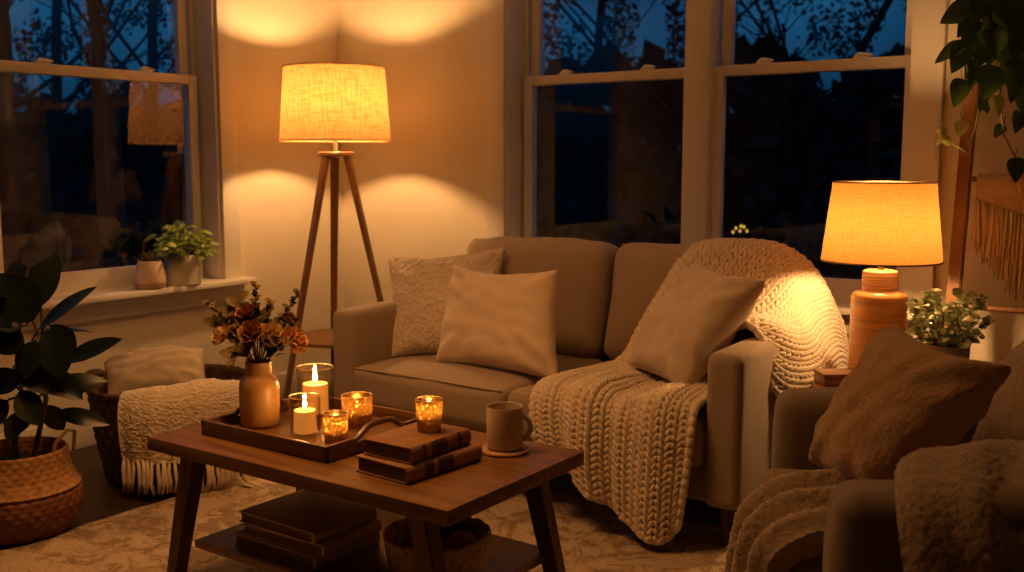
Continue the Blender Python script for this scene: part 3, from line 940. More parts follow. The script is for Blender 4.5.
def glass_cup(name, c, r, h, m, label, thick=.0028, base=.008, taper=1.0, cat='candle holder', group=None):
    c = V(c)
    prof = [(0, 0), (r * .9 * taper, 0), (r * .97 * taper, .003), (r * (taper + 1) / 2, h * .5), (r, h), (r - thick, h), (r * (taper + 1) / 2 - thick, h * .5), (r * .97 * taper - thick, base + .002), (r * .88 * taper - thick, base), (0, base)]
    full = []
    for (a, b), (a2, b2) in zip(prof[:-1], prof[1:]):
        for q in range(3): full.append((a + (a2 - a) * q / 3, b + (b2 - b) * q / 3))
    full.append(prof[-1])
    o = solo(name, MB().lathe(c, full, 40), m, label, cat, group, origin=c)
    part('rim', MB().tube([c + V(((r - thick / 2) * math.cos(2 * PI * k / 40), (r - thick / 2) * math.sin(2 * PI * k / 40), h)) for k in range(40)], .0016, 6, closed=True), M['rim_highlight'], o)
    return o


def on_tray(px, py):
    p = at_z(px, py, TZ); return V((p.x, p.y, TZ))
pH = V((-2.185, 2.10, TZ)); pS = V((-2.045, 1.925, TZ)); pF = V((-1.925, 1.92, TZ)); pB = V((-1.995, 2.075, TZ))
glass_cup('candle_jar', pH, .0535, .140, M['holder_glass'], 'tall clear glass hurricane jar holding the biggest pillar candle', base=.006)
place_candle(pH + V((0, 0, .0065)), .037, .085, 'tall lit cream pillar candle inside the tall hurricane jar', fl=.034)
glass_cup('candle_jar', pS, .042, .105, M['holder_glass'], 'shorter clear glass jar at the front of the tray with a pillar candle', base=.006)
place_candle(pS + V((0, 0, .0065)), .030, .060, 'short lit pillar candle inside the shorter clear jar', fl=.028)
glass_cup('votive_holder', pF, .034, .076, M['mercury'], 'small gold crackle glass votive at the front corner of the tray', base=.01, taper=.92)
place_candle(pF + V((0, 0, .0105)), .022, .022, 'lit tealight glowing inside the front gold votive on the tray', fl=.026)
glass_cup('votive_holder', pB, .0435, .086, M['mercury'], 'larger gold crackle glass votive at the back right of the tray', base=.01, taper=.95)
place_candle(pB + V((0, 0, .0105)), .032, .030, 'lit candle glowing inside the larger gold votive at the tray back', fl=.026)


# books
def book(c, ang, w, d, h, cover, label, spine='x+', bands=True, cat='book', title=True):
    """w along local x, d along local y; spine at local +x side; pages show on the other three"""
    c = V(c)
    Rm = Matrix.Translation(c) @ Matrix.Rotation(ang, 4, 'Z')
    t_ = thing('book', c, label, cat)
    ct_ = .004
    x0, x1, y0, y1 = -w / 2, w / 2, -d / 2, d / 2
    mb = MB().box((x0, y0, 0), (x1 - .004, y1, ct_), .0015, Rm).box((x0, y0, h - ct_), (x1 - .004, y1, h), .0015, Rm)
    part('cover', mb, cover, t_)
    mb = MB()
    vs = []; n = 9
    for k in range(n):                                    # rounded spine
        a = -PI / 2 + PI * k / (n - 1)
        for yy in (y0, y1): vs.append(Rm @ V((x1 - .007 + .009 * math.cos(a), yy, h / 2 + h / 2 * math.sin(a))))
    fs = [(2 * k, 2 * k + 2, 2 * k + 3, 2 * k + 1) for k in range(n - 1)] + [tuple(range(0, 2 * n, 2))[::-1], tuple(range(1, 2 * n, 2))]
    mb.add(vs, fs)
    sp = part('spine', mb, cover, t_)
    if bands:
        for q, wdt in bands:
            yy = y0 + d * q
            vs = []
            for k in range(n):
                a = (-PI / 2 + PI * k / (n - 1)) * .8
                for y2 in (yy - wdt / 2, yy + wdt / 2): vs.append(Rm @ V((x1 - .0065 + .0098 * math.cos(a), y2, h / 2 + h / 2 * math.sin(a))))
            part('spine_label', MB().add(vs, [(2 * k, 2 * k + 2, 2 * k + 3, 2 * k + 1) for k in range(n - 1)]), M['book_dark'], sp)
    part('pages', MB().box((x0 + .005, y0 + .005, ct_ * .9), (x1 - .006, y1 - .005, h - ct_ * .9), 0, Rm), M['pages'], t_)
    return t_


book((-1.622, 1.905, .4505), math.radians(-4), .175, .265, .040, M['book_tan'], 'worn tan hardback lying flat on the tabletop under another book', bands=[(.28, .03), (.5, .055)])
book((-1.628, 1.905, .491), math.radians(0), .155, .225, .040, M['book_brown'], 'brown leather book on top of the pair with a votive on it', bands=[(.2, .012), (.45, .06), (.8, .012)])
pT = V((-1.622, 1.942, .5315))
glass_cup('votive_holder', pT, .034, .080, M['mercury'], 'gold crackle glass votive standing on the two books', base=.018, taper=.9)
place_candle(pT + V((0, 0, .0185)), .022, .022, 'lit tealight glowing inside the votive on the books', fl=.026)
z = .1805
for k, (w, d, h, m, lb, ang, ox) in enumerate(((.305, .235, .036, M['book_black'], 'dark brown large book at the bottom of the shelf stack', 0, 0), (.29, .22, .030, M['book_grey'], 'grey brown book in the middle of the stack on the lower shelf', 2, .02),
                                              (.285, .225, .030, M['book_olive'], 'olive brown book on top of the stack on the lower shelf', -1, .005))):
    book((-1.985 + ox, 1.865, z), math.radians(ang), w, d, h, m, lb, bands=False); z += h + .0005

# mug and coaster
mx, my = -1.525, 2.13
solo('coaster', MB().lathe((mx, my, .4505), [(0, 0), (.060, 0), (.063, .003), (.063, .006), (.060, .009), (0, .009)], 40), M['coaster'], 'round cork coaster under the mug', 'coaster')
mug = thing('mug', (mx, my, .46), 'stoneware mug with handle on a coaster at the table corner', 'mug')
part('cup', MB().lathe((mx, my, .460), [(0, 0), (.040, 0), (.046, .004), (.0475, .012), (.0475, .108), (.0465, .111), (.0445, .110), (.0438, .105), (.0435, .02), (.038, .012), (0, .011)], 44), M['stone'], mug)
hd = (RT * .97 + FW * -.1); hd.z = 0; hd.normalize()
hp = []
for k in range(13):
    a = -1.25 + 2.5 * k / 12
    hp.append(V((mx, my, .46 + .056 + .033 * math.sin(a) * 1.05)) + hd * (.0445 + .034 * math.cos(a) - .012))
part('handle', MB().tube(hp, [.0065] * 13, 10), M['stone'], mug)


# ------------------------------------------------------------------ baskets
def weave(c, prof, n=84, amp=.004, rows=26, stake=21):
    """woven wall: profile sampled finely, over-under bumps"""
    P_ = [V((r, z, 0)) for r, z in prof]
    ln = [0]
    for a, b in zip(P_[:-1], P_[1:]): ln.append(ln[-1] + (b - a).length)
    out = []
    K = rows * 4
    for k in range(K + 1):
        x = ln[-1] * k / K; i = 0
        while i < len(ln) - 2 and ln[i + 1] < x: i += 1
        p = P_[i].lerp(P_[i + 1], (x - ln[i]) / max(1e-9, ln[i + 1] - ln[i]))
        out.append((p.x, p.y))
    def disp(i, k, w, z):
        row = i // 4; ph = (i % 4) / 4
        return amp * (math.sin(stake * w + PI * (row % 2)) * math.sin(PI * ph) + .5 * math.sin(PI * ph))
    return MB().lathe(c, out, n, disp)


# rubber plant in belly basket
bc = V((-3.165, 1.735, 0))
rp = thing('potted_rubber_plant', bc, 'dark glossy rubber plant in a round woven belly basket by the window', 'plant')
bk = part('basket', weave(bc, [(.0, .002), (.12, .002), (.155, .02), (.178, .06), (.188, .11), (.186, .145), (.176, .165), (.160, .185)], rows=18, n=120, stake=30, amp=.003), M['wicker_brown'], rp, angle=180, label='dark brown lower half of the basket')
part('basket_rim', weave(bc, [(.160, .185), (.186, .160), (.172, .178), (.160, .20), (.150, .24), (.146, .28), (.142, .285), (.138, .27), (.136, .22)], rows=14, n=120, stake=30, amp=.003), M['wicker_gold'], rp, angle=180, label='golden woven upper half of the basket')
part('soil', MB().lathe(bc, [(.0, .235), (.08, .238), (.137, .23)], 30), M['soil'], rp)
hd_ = MB()
d = RT.copy()
hd_.tube([bc + d * .142 + V((0, -.03, .27)), bc + d * .158 + V((0, -.035, .31)), bc + d * .172 + V((0, -.01, .345)), bc + d * .168 + V((0, .02, .335)), bc + d * .148 + V((0, .035, .27))], .006, 8)
part('handle', hd_, M['wicker_gold'], rp)
fol, stm = MB(), MB()
D0 = (bc - EYE).dot(FW)
def pd(x, y, dd=0): return at_d(x, y, D0 + dd)
stems = [[bc + V((-.02, -.01, .23)), pd(22, 405, .02), pd(18, 340, .0), pd(28, 268, .02)], [bc + V((.03, .03, .23)), pd(46, 400, 0), pd(44, 345, -.03), pd(40, 300, -.04)], [bc + V((-.05, .04, .23)), pd(-5, 400, .08), pd(-15, 330, .08), pd(-10, 270, .1)]]
for s_ in stems: stm.tube(s_, [.009, .008, .006, .004], 8)
toC = -FW
def lf(b, tp, wd, dd=0, de=0, roll=0, droop=.25):
    p, q = pd(b[0], b[1], dd), pd(tp[0], tp[1], dd + de)
    dr = (q - p); ln = dr.length
    up = (toC + V((0, 0, .75)) + RT * roll).normalized()
    up = up - dr.normalized() * up.dot(dr.normalized())
    fol.leaf(p, dr, up, ln, wd, fold=.16, droop=droop, nseg=10, shape=(.92, .78))
    stm.tube([p, p - dr.normalized() * .03 + V((0, 0, -.015))], .004, 6)
lf((30, 312), (54, 250), .125, 0, .03)
lf((33, 322), (-2, 272), .15, -.06, -.06)
lf((38, 330), (91, 281), .062, -.05, -.05, roll=-.4)
lf((62, 362), (121, 337), .070, -.02, -.04, droop=.1)
lf((48, 330), (62, 378), .115, -.1, -.03, droop=.2)
lf((45, 392), (106, 374), .085, .02, .02, droop=.45)
lf((55, 412), (109, 421), .060, -.02, -.02, droop=.35)
lf((50, 325), (78, 352), .075, .05, .05)
lf((24, 350), (-12, 330), .10, -.05, -.05)
lf((22, 362), (48, 392), .09, -.08, -.05, droop=.3)
lf((20, 372), (-14, 392), .11, -.06, -.06)
lf((20, 390), (38, 425), .085, -.09, -.05)
lf((8, 400), (-22, 430), .10, -.05, -.05)
lf((28, 300), (10, 258), .09, .06, .06)
lf((46, 372), (82, 398), .08, -.05, -.05)
lf((36, 340), (20, 380), .09, -.12, -.03)
lf((10, 330), (-20, 300), .11, .05, .08)
lf((42, 350), (70, 330), .08, .07, .08)
lf((30, 410), (4, 438), .08, -.05, -.08)
lf((44, 405), (66, 432), .07, .05, .06)
for k in range(10):
    a = random.uniform(0, 2 * PI); h = random.uniform(.42, .8)
    b = bc + V((.05 * math.cos(a) - .06, .05 * math.sin(a) + .05, h))
    fol.leaf(b, V((math.cos(a), math.sin(a) + .3, .25)), V((0, 0, 1)), .2, .10, fold=.15, droop=.4, nseg=8, shape=(.92, .78))
part('foliage', fol, M['rubber_leaf'], rp, angle=180); part('stem', stm, M['stem'], rp)

# big wicker basket with cushion and throw
gc = V((-3.31, 2.435, 0))
gb = thing('wicker_basket', gc, 'large dark wicker floor basket between the rubber plant and coffee table', 'basket')
prof = [(0, .003), (.225, .003), (.25, .02), (.28, .18), (.299, .34), (.305, .365), (.297, .372), (.289, .36), (.277, .2), (.245, .03), (0, .02)]
part('basket_body', weave(gc, prof, n=132, rows=34, stake=33, amp=.004), M['wicker_dark'], gb, angle=180)
for sg in (1, -1):
    mb = MB(); d = RT.copy() * sg
    if sg > 0: d = (RT * .72 + V((-math.sin(YAW), math.cos(YAW), 0)) * .69)
    e = V((-d.y, d.x, 0))
    pts = [gc + d * (.299 + .012 * math.sin(PI * k / 12)) + e * (.10 * math.cos(PI * k / 12)) + V((0, 0, .352 + (.105 if sg > 0 else .03) * math.sin(PI * k / 12))) for k in range(13)]
    mb.tube(pts, .016, 10)
    for k in range(26):                                   # wrapped cord
        x = k / 25 * 12; i = min(11, int(x)); p = pts[i].lerp(pts[i + 1], x - i); tt = (pts[i + 1] - pts[i]).normalized(); q = tt.orthogonal().normalized(); r_ = tt.cross(q)
        mb.tube([p + (q * math.cos(2 * PI * m / 10) + r_ * math.sin(2 * PI * m / 10)) * .0165 + tt * .004 * math.sin(2 * PI * m / 10) for m in range(10)], .005, 5, closed=True)
    part('handle', mb, M['fringe'] if sg > 0 else M['wicker_dark'], gb, label='cream wrapped handle' if sg > 0 else None)
GD = (gc - EYE).dot(FW)
pillow('basket_cushion', [at_d(108, 404, GD - .02), at_d(208, 396, GD + .02), at_d(204, 350, GD + .17), at_d(104, 364, GD + .14)], .20, M['basket_cushion'],
       'soft oatmeal cushion lying in the big wicker basket', seed=12, n=50, wr=.013, e=.03, cat='cushion')
# throw hanging over the basket front
RX = RT.copy(); FX = V((-math.sin(YAW), math.cos(YAW), 0))
def gp(l, dpt, z): return gc + RX * (l + .04) + FX * (dpt * 1.09) + V((0, 0, z))
rowsT = [[gp(-.09, -.16, 0.290), gp(.02, -.18, 0.310), gp(.12, -.16, 0.330), gp(.20, -.10, 0.310)],
         [gp(-.105, -.20, 0.360), gp(.02, -.215, 0.380), gp(.14, -.19, 0.400), gp(.25, -.11, 0.375)],
         [gp(-.12, -.262, 0.383), gp(.015, -.275, 0.398), gp(.155, -.245, 0.413), gp(.275, -.155, 0.393)],
         [gp(-.125, -.300, 0.345), gp(.015, -.315, 0.355), gp(.165, -.28, 0.365), gp(.305, -.175, 0.350)],
         [gp(-.125, -.31, 0.240), gp(.015, -.325, 0.280), gp(.165, -.285, 0.280), gp(.315, -.185, 0.270)],
         [gp(-.12, -.30, 0.140), gp(.02, -.315, 0.140), gp(.17, -.28, 0.125), gp(.32, -.19, 0.105)]]
sT = Surf(rowsT, lambda u, v: .008 * math.sin(u * 15 + 1) * v + .004 * math.sin(u * 40) * v)
def shag(sf, amp, fs, flip):
    def g(u, v):
        p, du, dv, n = sf.full(u, v)
        return p + n * flip * amp * (noise.noise(p * fs) + .5)
    return g
sgn = -1 if sT.full(.5, .4)[3].y > 0 else 1
mb = MB().grid(shag(sT, .005, 140, sgn), 130, 150)
mb.grid(lambda a, b: sT.at(a, b) - sT.full(a, b)[3] * sgn * .012, 40, 50, True)
ft = solo('fringed_throw', mb, M['cream_throw'], 'cream woven throw with long fringe hanging over the wicker basket', 'blanket', angle=180)
mb = MB()
for k in range(26):
    u = (k + .5) / 26
    p, du, dv, n = sT.full(u, 1.0)
    ln = min(random.uniform(.115, .140), p.z - .03)
    if u > .82: ln = p.z - .03
    q = p + V((random.uniform(-.006, .006), random.uniform(-.006, .006), 0))
    path = [p + V((0, 0, .012)), q + V((0, 0, -ln * .3)), q + RX * random.uniform(-.008, .008) + V((0, 0, -ln * .65)), q + RX * random.uniform(-.012, .012) + V((0, 0, -ln))]
    if u > .84:   # the last tassels pool on the rug
        path[-1] = q + RX * (.04 + .05 * u) + FX * -.02 + V((0, 0, .02 - q.z))
        path.insert(3, q + RX * .02 + V((0, 0, .035 - q.z)))
    for s_ in range(3):
        o_ = V((random.uniform(-.005, .005), random.uniform(-.005, .005), 0))
        mb.tube([a + o_ * (.3 + .5 * i) for i, a in enumerate(path)], [.0045] + [.0062] * (len(path) - 2) + [.003], 7)
part('fringe', mb, M['fringe'], ft, angle=180)

# small basket on the table shelf
sc_ = V((-1.585, 1.925, .1805))
sb = thing('storage_basket', sc_, 'round jute basket of odds and ends on the lower table shelf', 'basket')
part('basket_body', weave(sc_, [(0, .003), (.10, .003), (.118, .015), (.125, .06), (.128, .095), (.122, .103), (.116, .095), (.11, .02), (0, .012)], n=96, rows=22, stake=27, amp=.0035), M['wicker_small'], sb, angle=180)
mb = MB()
mb.tube([sc_ + V((.128 * math.cos(2 * PI * k / 48), .128 * math.sin(2 * PI * k / 48), .099 + .003 * math.sin(k * 2.1))) for k in range(48)], .007, 8, closed=True)
part('rim', mb, M['wicker_small'], sb)
mb = MB().box((-.05, -.035, 0), (.05, .035, .055), .006, Matrix.Translation(sc_ + V((-.03, -.005, .0135))) @ Matrix.Rotation(.5, 4, 'Z'))
solo('small_box', mb, M['brush'], 'pale tan box lying inside the jute basket', 'box')
solo('yarn_ball', MB().ball(sc_ + V((.055, .03, .0595)), .045, .042, .046, 18, 12), M['wicker_small'], 'olive tan ball resting in the right of the jute basket', 'ball')
mb = MB().tube([sc_ + V((-.075, .045, .02)), sc_ + V((-.045, .075, .088))], .022, 14)
solo('wrapped_roll', mb, M['walnut_leg'], 'dark roll leaning at the back of the jute basket', 'roll')

# ------------------------------------------------------------------ vase and dried flowers
vc = V((-2.222, 1.922, TZ))
vase = solo('vase', MB().lathe(vc, [(0, 0), (.046, 0), (.052, .004), (.0545, .012), (.0555, .06), (.0555, .112), (.053, .126), (.046, .137), (.039, .142), (.0365, .15), (.0365, .176), (.0375, .18), (.036, .182), (.0335, .18), (.0325, .15), (.046, .125), (.05, .06), (.045, .01), (0, .008)], 48), M['ochre'],
            'ochre bottle shaped stoneware vase of dried flowers on the tray', 'vase')
VD = (vc - EYE).dot(FW)
def vp(x, y, d=0): return at_d(x, y, VD + d)
neck = vc + V((0, 0, .17))
def bloom(name, px, py, d, r, m, label, group=None):
    head = vp(px, py, d)
    t_ = thing(name, vc + V((0, 0, .06)), label, 'flower', group)
    foot = vc + V(((head.x - vc.x) * -.15, (head.y - vc.y) * -.1, .03))
    nk = neck + V(((head.x - vc.x) * .12, (head.y - vc.y) * .12, .0))
    dr = (head - nk).normalized()
    part('stem', MB().tube([foot, nk, nk.lerp(head, .5) + V((0, 0, .015)), head], [.0022] * 4, 6), M['stem'], t_)
    mb = MB()
    ax = (dr + V((0, 0, -.15)) + toC * .5).normalized(); a0 = ax.orthogonal().normalized(); b0 = ax.cross(a0)
    for ring, (cnt, rr, tilt, ln) in enumerate(((4, .12, .12, .9), (5, .28, .35, .95), (6, .42, .65, 1.0), (7, .5, 1.0, 1.0))):
        for k in range(cnt):
            w = 2 * PI * (k + ring * .37) / cnt + random.uniform(-.2, .2)
            rd = a0 * math.cos(w) + b0 * math.sin(w)
            dl = (ax * math.cos(tilt) + rd * math.sin(tilt)).normalized()
            mb.leaf(head - ax * r * .5 + rd * r * rr * .35, dl, -rd + ax * .3, r * 1.25 * ln, r * 1.05, fold=-.35, droop=-.35 + .3 * ring * .4, nseg=5, shape=(1.25, .55), wave=.03)
    part('petals', mb, m, t_, angle=180)
    mb = MB()
    for k in range(3):
        tt = .35 + .18 * k; p = nk.lerp(head, tt)
        w = random.uniform(0, 6.28)
        mb.leaf(p, dr * .5 + V((math.cos(w), math.sin(w), .2)), V((0, 0, 1)), .04, .018, droop=.6, nseg=5)
    part('leaves', mb, M['dry_leaf'], t_, angle=180)
def sprig(px, py, d, kind, label, group):
    head = vp(px, py, d)
    t_ = thing('dried_sprig', vc + V((0, 0, .06)), label, 'dried sprig', group)
    foot = vc + V(((head.x - vc.x) * -.15, (head.y - vc.y) * -.1, .03))
    nk = neck + V(((head.x - vc.x) * .1, (head.y - vc.y) * .1, .0))
    mid_ = nk.lerp(head, .55) + V((0, 0, .02))
    part('stem', MB().tube([foot, nk, mid_, head], [.002, .002, .0016, .001], 6), M['stem'], t_)
    mb = MB()
    cnt = 13 if kind == 'bud' else 9
    for k in range(cnt):
        tt = .25 + .75 * k / (cnt - 1)
        p = nk.lerp(mid_, tt * 2) if tt < .5 else mid_.lerp(head, tt * 2 - 1)
        w = k * 2.4
        d_ = V((math.cos(w), math.sin(w), .5)) + (head - nk).normalized() * .6
        if kind == 'bud':
            if tt < .4: continue
            mb.leaf(p, d_, V((0, 0, 1)) + toC * .5, .024, .019, fold=.4, droop=.6, nseg=4, shape=(.8, .6), wave=.05)
            mb.ball(p + d_.normalized() * .006, .0065, .0065, .007, 7, 5)
        else:
            mb.leaf(p, d_, V((0, 0, 1)) + toC * .8, .048, .034, fold=.2, droop=.4, nseg=6, shape=(.85, .55), wave=.03)
    o = part('leaves', mb, M['dry_leaf'], t_, angle=180); 
bloom('dried_rose', 296, 340, -.02, .036, M['petal'], 'dried golden rose drooping at the right of the bouquet')
bloom('dried_rose', 251, 331, -.06, .033, M['petal_dark'], 'dark amber dried rose at the front centre of the bouquet')
bloom('dried_rose', 273, 332, -.03, .030, M['petal_pale'], 'pale dried rosebud right of the bouquet centre')
bloom('dried_rose', 221, 334, -.02, .031, M['petal_pale'], 'pale flat dried bloom low at the left of the bouquet')
bloom('dried_rose', 247, 311, .02, .032, M['petal_dark'], 'brown dried rose high behind the front rose of the bouquet')
bloom('dried_rose', 289, 318, .03, .025, M['petal_pale'], 'small pale dried bloom above the drooping golden rose')
gsp = 'dried leafy sprigs in the vase'
sprig(255, 286, .02, 'bud', 'tallest curled dried sprig rising above the bouquet', gsp)
sprig(209, 304, .0, 'bud', 'curled dried sprig reaching out to the far left of the vase', gsp)
sprig(298, 294, .02, 'bud', 'budded dried sprig reaching up at the right of the bouquet', gsp)
sprig(213, 324, .02, 'leaf', 'round leafed dried sprig at the left of the bouquet', gsp)
sprig(233, 357, -.05, 'leaf', 'dark leafy sprig drooping low over the left of the vase neck', gsp)
sprig(270, 303, .04, 'bud', 'dried sprig standing between the tallest sprig and the right bud sprig', gsp)
sprig(238, 303, .05, 'leaf', 'dried leafy sprig behind the brown rose', gsp)
sprig(262, 316, .03, 'leaf', 'dried leafy sprig upright at the centre back of the bouquet', gsp)
sprig(226, 316, .04, 'leaf', 'dried leafy sprig behind the pale flat bloom at the left', gsp)
sprig(287, 328, .02, 'leaf', 'dried leafy sprig between the pale rosebud and the golden rose', gsp)
sprig(280, 345, -.04, 'leaf', 'dried leafy sprig leaning under the pale rosebud', gsp)

# ------------------------------------------------------------------ armchair
N0 = V((-.545, 1.765, 0)); AA = math.radians(28)
f = V((math.cos(AA), math.sin(AA), 0)); s = V((-math.sin(AA), math.cos(AA), 0))
CM = Matrix(((f.x, s.x, 0, N0.x), (f.y, s.y, 0, N0.y), (0, 0, 1, 0), (0, 0, 0, 1)))
def cp(p, q, z): return CM @ V((p, q, z))
W = .92
ac = thing('armchair', cp(.42, W / 2, 0), 'grey brown upholstered armchair at the right, turned toward the table', 'armchair')
part('base_frame', MB().soft((.03, .1, .13), (.85, W - .1, .29), .02, 6, mtx=CM), M['armchair'], ac)
for i, (a, b) in enumerate(((0, .14), (W - .13, W))):
    part('arm', MB().soft((0, a, .13), (.86, b, .615), .045, 14, crown=(.008, .006, .008), mtx=CM, nz=.004, nzs=8, seed=i + 20), M['armchair'], ac)
part('seat_cushion', MB().soft((-.055, .145, .275), (.58, W - .135, .435), .045, 14, crown=(.014, 0, .02), mtx=CM, nz=.008, nzs=6, seed=23), M['armchair'], ac)
part('back_panel', MB().soft((.70, .12, .13), (.89, W - .12, .82), .05, 10, mtx=CM), M['armchair'], ac)
RB = CM @ Matrix.Translation(V((.60, W / 2, .41))) @ Matrix.Rotation(math.radians(12), 4, 'Y')
part('back_cushion', MB().soft((-.10, -.30, 0), (.09, .30, .47), .06, 14, crown=(.04, 0, .02), mtx=RB, nz=.012, nzs=6, seed=24), M['armchair'], ac)
for p, q in ((.06, .06), (.06, W - .06), (.80, .06), (.80, W - .06)):
    part('leg', MB().bar(cp(p, q, .132), cp(p, q, .028), .05, .036), M['dark_leg'], ac)
pillow('throw_pillow', [(-.835, 2.46, .462), (-.60, 2.26, .448), (-.355, 2.19, .80), (-.66, 2.50, .815)], .20, M['brown_pillow'],
       'rust brown textured pillow standing on its corner on the armchair', seed=15, n=100, wr=.014, e=.03, et=.12, fuzz=.003, fs=110)

# plush blanket over the armchair
rowsS = [
    [cp(.46, .70, .445), cp(.46, .55, .45), cp(.46, .42, .45), cp(.46, .28, .452), cp(.46, .155, .47)],
    [cp(.22, .64, .452), cp(.22, .52, .464), cp(.22, .40, .466), cp(.22, .27, .470), cp(.22, .16, .475)],
    [cp(.02, .60, .455), cp(.03, .50, .464), cp(.04, .38, .466), cp(.05, .27, .468), cp(.06, .16, .47)],
    [cp(-.07, .60, .40), cp(-.07, .49, .42), cp(-.065, .38, .43), cp(-.06, .27, .43), cp(-.05, .17, .44)],
    [cp(-.095, .62, .30), cp(-.105, .50, .31), cp(-.10, .39, .32), cp(-.09, .28, .33), cp(-.075, .18, .34)],
    [cp(-.10, .64, .17), cp(-.115, .52, .16), cp(-.11, .41, .16), cp(-.10, .30, .17), cp(-.08, .19, .18)],
]
def ridgeS(u, v):
    ph = u * 2 * PI * 3.4 + v * 2.2 + .5 * math.sin(v * 5)
    return .027 * math.sin(ph) * (.35 + .65 * min(1, v * 2)) + .010 * math.sin(ph * 2.1 + 1)
sS = Surf(rowsS, ridgeS)
rowsR = [   # over the chair back, down inside, over the near arm and down its outside
    [cp(.93, .60, .55), cp(.93, .45, .55), cp(.94, .28, .55), cp(.93, .10, .50), cp(.92, -.04, .42), cp(.92, -.055, .30), cp(.92, -.06, .17)],
    [cp(.86, .66, .86), cp(.87, .47, .87), cp(.88, .30, .87), cp(.80, .12, .77), cp(.78, -.045, .53), cp(.78, -.06, .32), cp(.78, -.065, .17)],
    [cp(.70, .72, .90), cp(.72, .50, .91), cp(.73, .32, .90), cp(.62, .12, .71), cp(.60, -.045, .55), cp(.60, -.06, .33), cp(.60, -.065, .17)],
    [cp(.53, .74, .74), cp(.56, .50, .76), cp(.57, .32, .76), cp(.46, .12, .67), cp(.44, -.045, .56), cp(.44, -.06, .33), cp(.44, -.065, .17)],
    [cp(.47, .72, .60), cp(.49, .50, .60), cp(.47, .30, .67), cp(.34, .11, .665), cp(.32, -.04, .56), cp(.32, -.06, .33), cp(.33, -.065, .17)],
    [cp(.44, .68, .50), cp(.42, .46, .50), cp(.36, .26, .62), cp(.22, .11, .665), cp(.20, -.04, .56), cp(.215, -.06, .33), cp(.24, -.065, .17)],
    [cp(.40, .60, .475), cp(.36, .42, .48), cp(.28, .25, .59), cp(.12, .11, .660), cp(.10, -.035, .56), cp(.13, -.055, .33), cp(.16, -.06, .17)],
]
def ridgeR(u, v):
    return (.016 * math.sin(v * 24 + u * 3) + .008 * math.sin(v * 47 + u * 5)) * (.4 + .6 * u) + .026 * math.sin(u * 17 + v * 5) * (1 - u)
sR = Surf(rowsR, ridgeR)
mb = MB()
def sgn_of(sf, u, v, want):
    n = sf.full(u, v)[3]; return 1 if n.dot(want) > 0 else -1
for sf, a, b, w_, fl in ((sS, 130, 160, V((0, 0, 1)), (.5, .3)), (sR, 190, 170, V((0, 0, 1)), (.45, .8))):
    g_ = sgn_of(sf, fl[0], fl[1], w_)
    mb.grid(shag(sf, .0045, 150, g_), a, b)
    mb.grid(lambda x, y: sf.at(x, y) - sf.full(x, y)[3] * g_ * .010, 40, 50, True)
pl = solo('plush_blanket', mb, M['plush'], 'soft taupe plush blanket draped in folds over the armchair', 'blanket', angle=180)

# ------------------------------------------------------------------ side table, lamp, box, plant
sx, sy = -.865, 3.29
st = thing('side_table', (sx, sy, 0), 'round honey wood side table between sofa and armchair', 'table')
part('tabletop', MB().lathe((sx, sy, 0), [(0, .476), (.232, .476), (.24, .481), (.24, .495), (.235, .50), (0, .50)], 56), M['side_wood'], st)
for k in range(3):
    a = .6 + 2 * PI * k / 3
    part('leg', MB().tube([(sx + .11 * math.cos(a), sy + .11 * math.sin(a), .477), (sx + .19 * math.cos(a), sy + .19 * math.sin(a), 0)], [.017, .012], 12), M['side_wood'], st)
tx, ty = -.952, 3.42
tl = thing('table_lamp', (tx, ty, .5005), 'terracotta ribbed table lamp with glowing ochre shade on the side table', 'lamp')
prof = [(0, 0), (.078, 0), (.085, .004)]
zz = .004
while zz < .245: prof += [(.0875, zz + .002), (.0885, zz + .006), (.0875, zz + .010)]; zz += .012
prof += [(.088, .256), (.084, .268), (.074, .276), (.060, .281), (.056, .284)]
zz = .288
while zz < .330: prof += [(.0555, zz), (.0575, zz + .004), (.0555, zz + .008)]; zz += .009
prof += [(.054, .342), (.046, .346), (.012, .347), (0, .347)]
part('lamp_base', MB().lathe((tx, ty, .5005), prof, 64), M['lamp_base'], tl)
part('stem', MB().tube([(tx, ty, .846), (tx, ty, .93)], .010, 12), M['metal'], tl)
part('lamp_shade', MB().lathe((tx, ty, 0), [(.187 - .029 * k / 10, .878 + .252 * k / 10) for k in range(11)], 64), M['paper_shade'], tl, angle=180)
for z_, r_ in ((.878, .1875), (1.13, .1585)):
    rim = MB().tube([(tx + r_ * math.cos(2 * PI * k / 56), ty + r_ * math.sin(2 * PI * k / 56), z_) for k in range(56)], .0025, 6, closed=True)
    part('shade_rim', rim, M['dark_metal'], tl)
mb = MB()
for k in range(3):
    a = 2 * PI * k / 3
    mb.tube([(tx, ty, .925), (tx + .183 * math.cos(a), ty + .183 * math.sin(a), .884)], .002, 6)
part('shade_fitter', mb, M['metal'], tl)
part('bulb', MB().ball((tx, ty, .985), .03, .03, .036, 20, 14), M['bulb2'], tl)
bx_ = thing('wooden_box', (-1.03, 3.215, .5005), 'small flat wooden box at the left of the table lamp', 'box')
Rm = Matrix.Translation(V((-1.015, 3.222, .5005))) @ Matrix.Rotation(math.radians(40), 4, 'Z')
part('box_body', MB().box((-.06, -.045, 0), (.06, .045, .026), .003, Rm), M['box_wood'], bx_)
part('lid', MB().box((-.062, -.047, .0265), (.062, .047, .038), .003, Rm), M['box_wood'], bx_)
pc = V((-.708, 3.275, .5005))
vplant = thing('potted_variegated_plant', pc, 'variegated leafy plant in a cream pot beside the table lamp', 'plant')
part('pot', MB().lathe(pc, [(0, 0), (.056, 0), (.060, .004), (.066, .12), (.067, .15), (.064, .152), (.062, .148), (.060, .13)], 40), M['pot_white'], vplant)
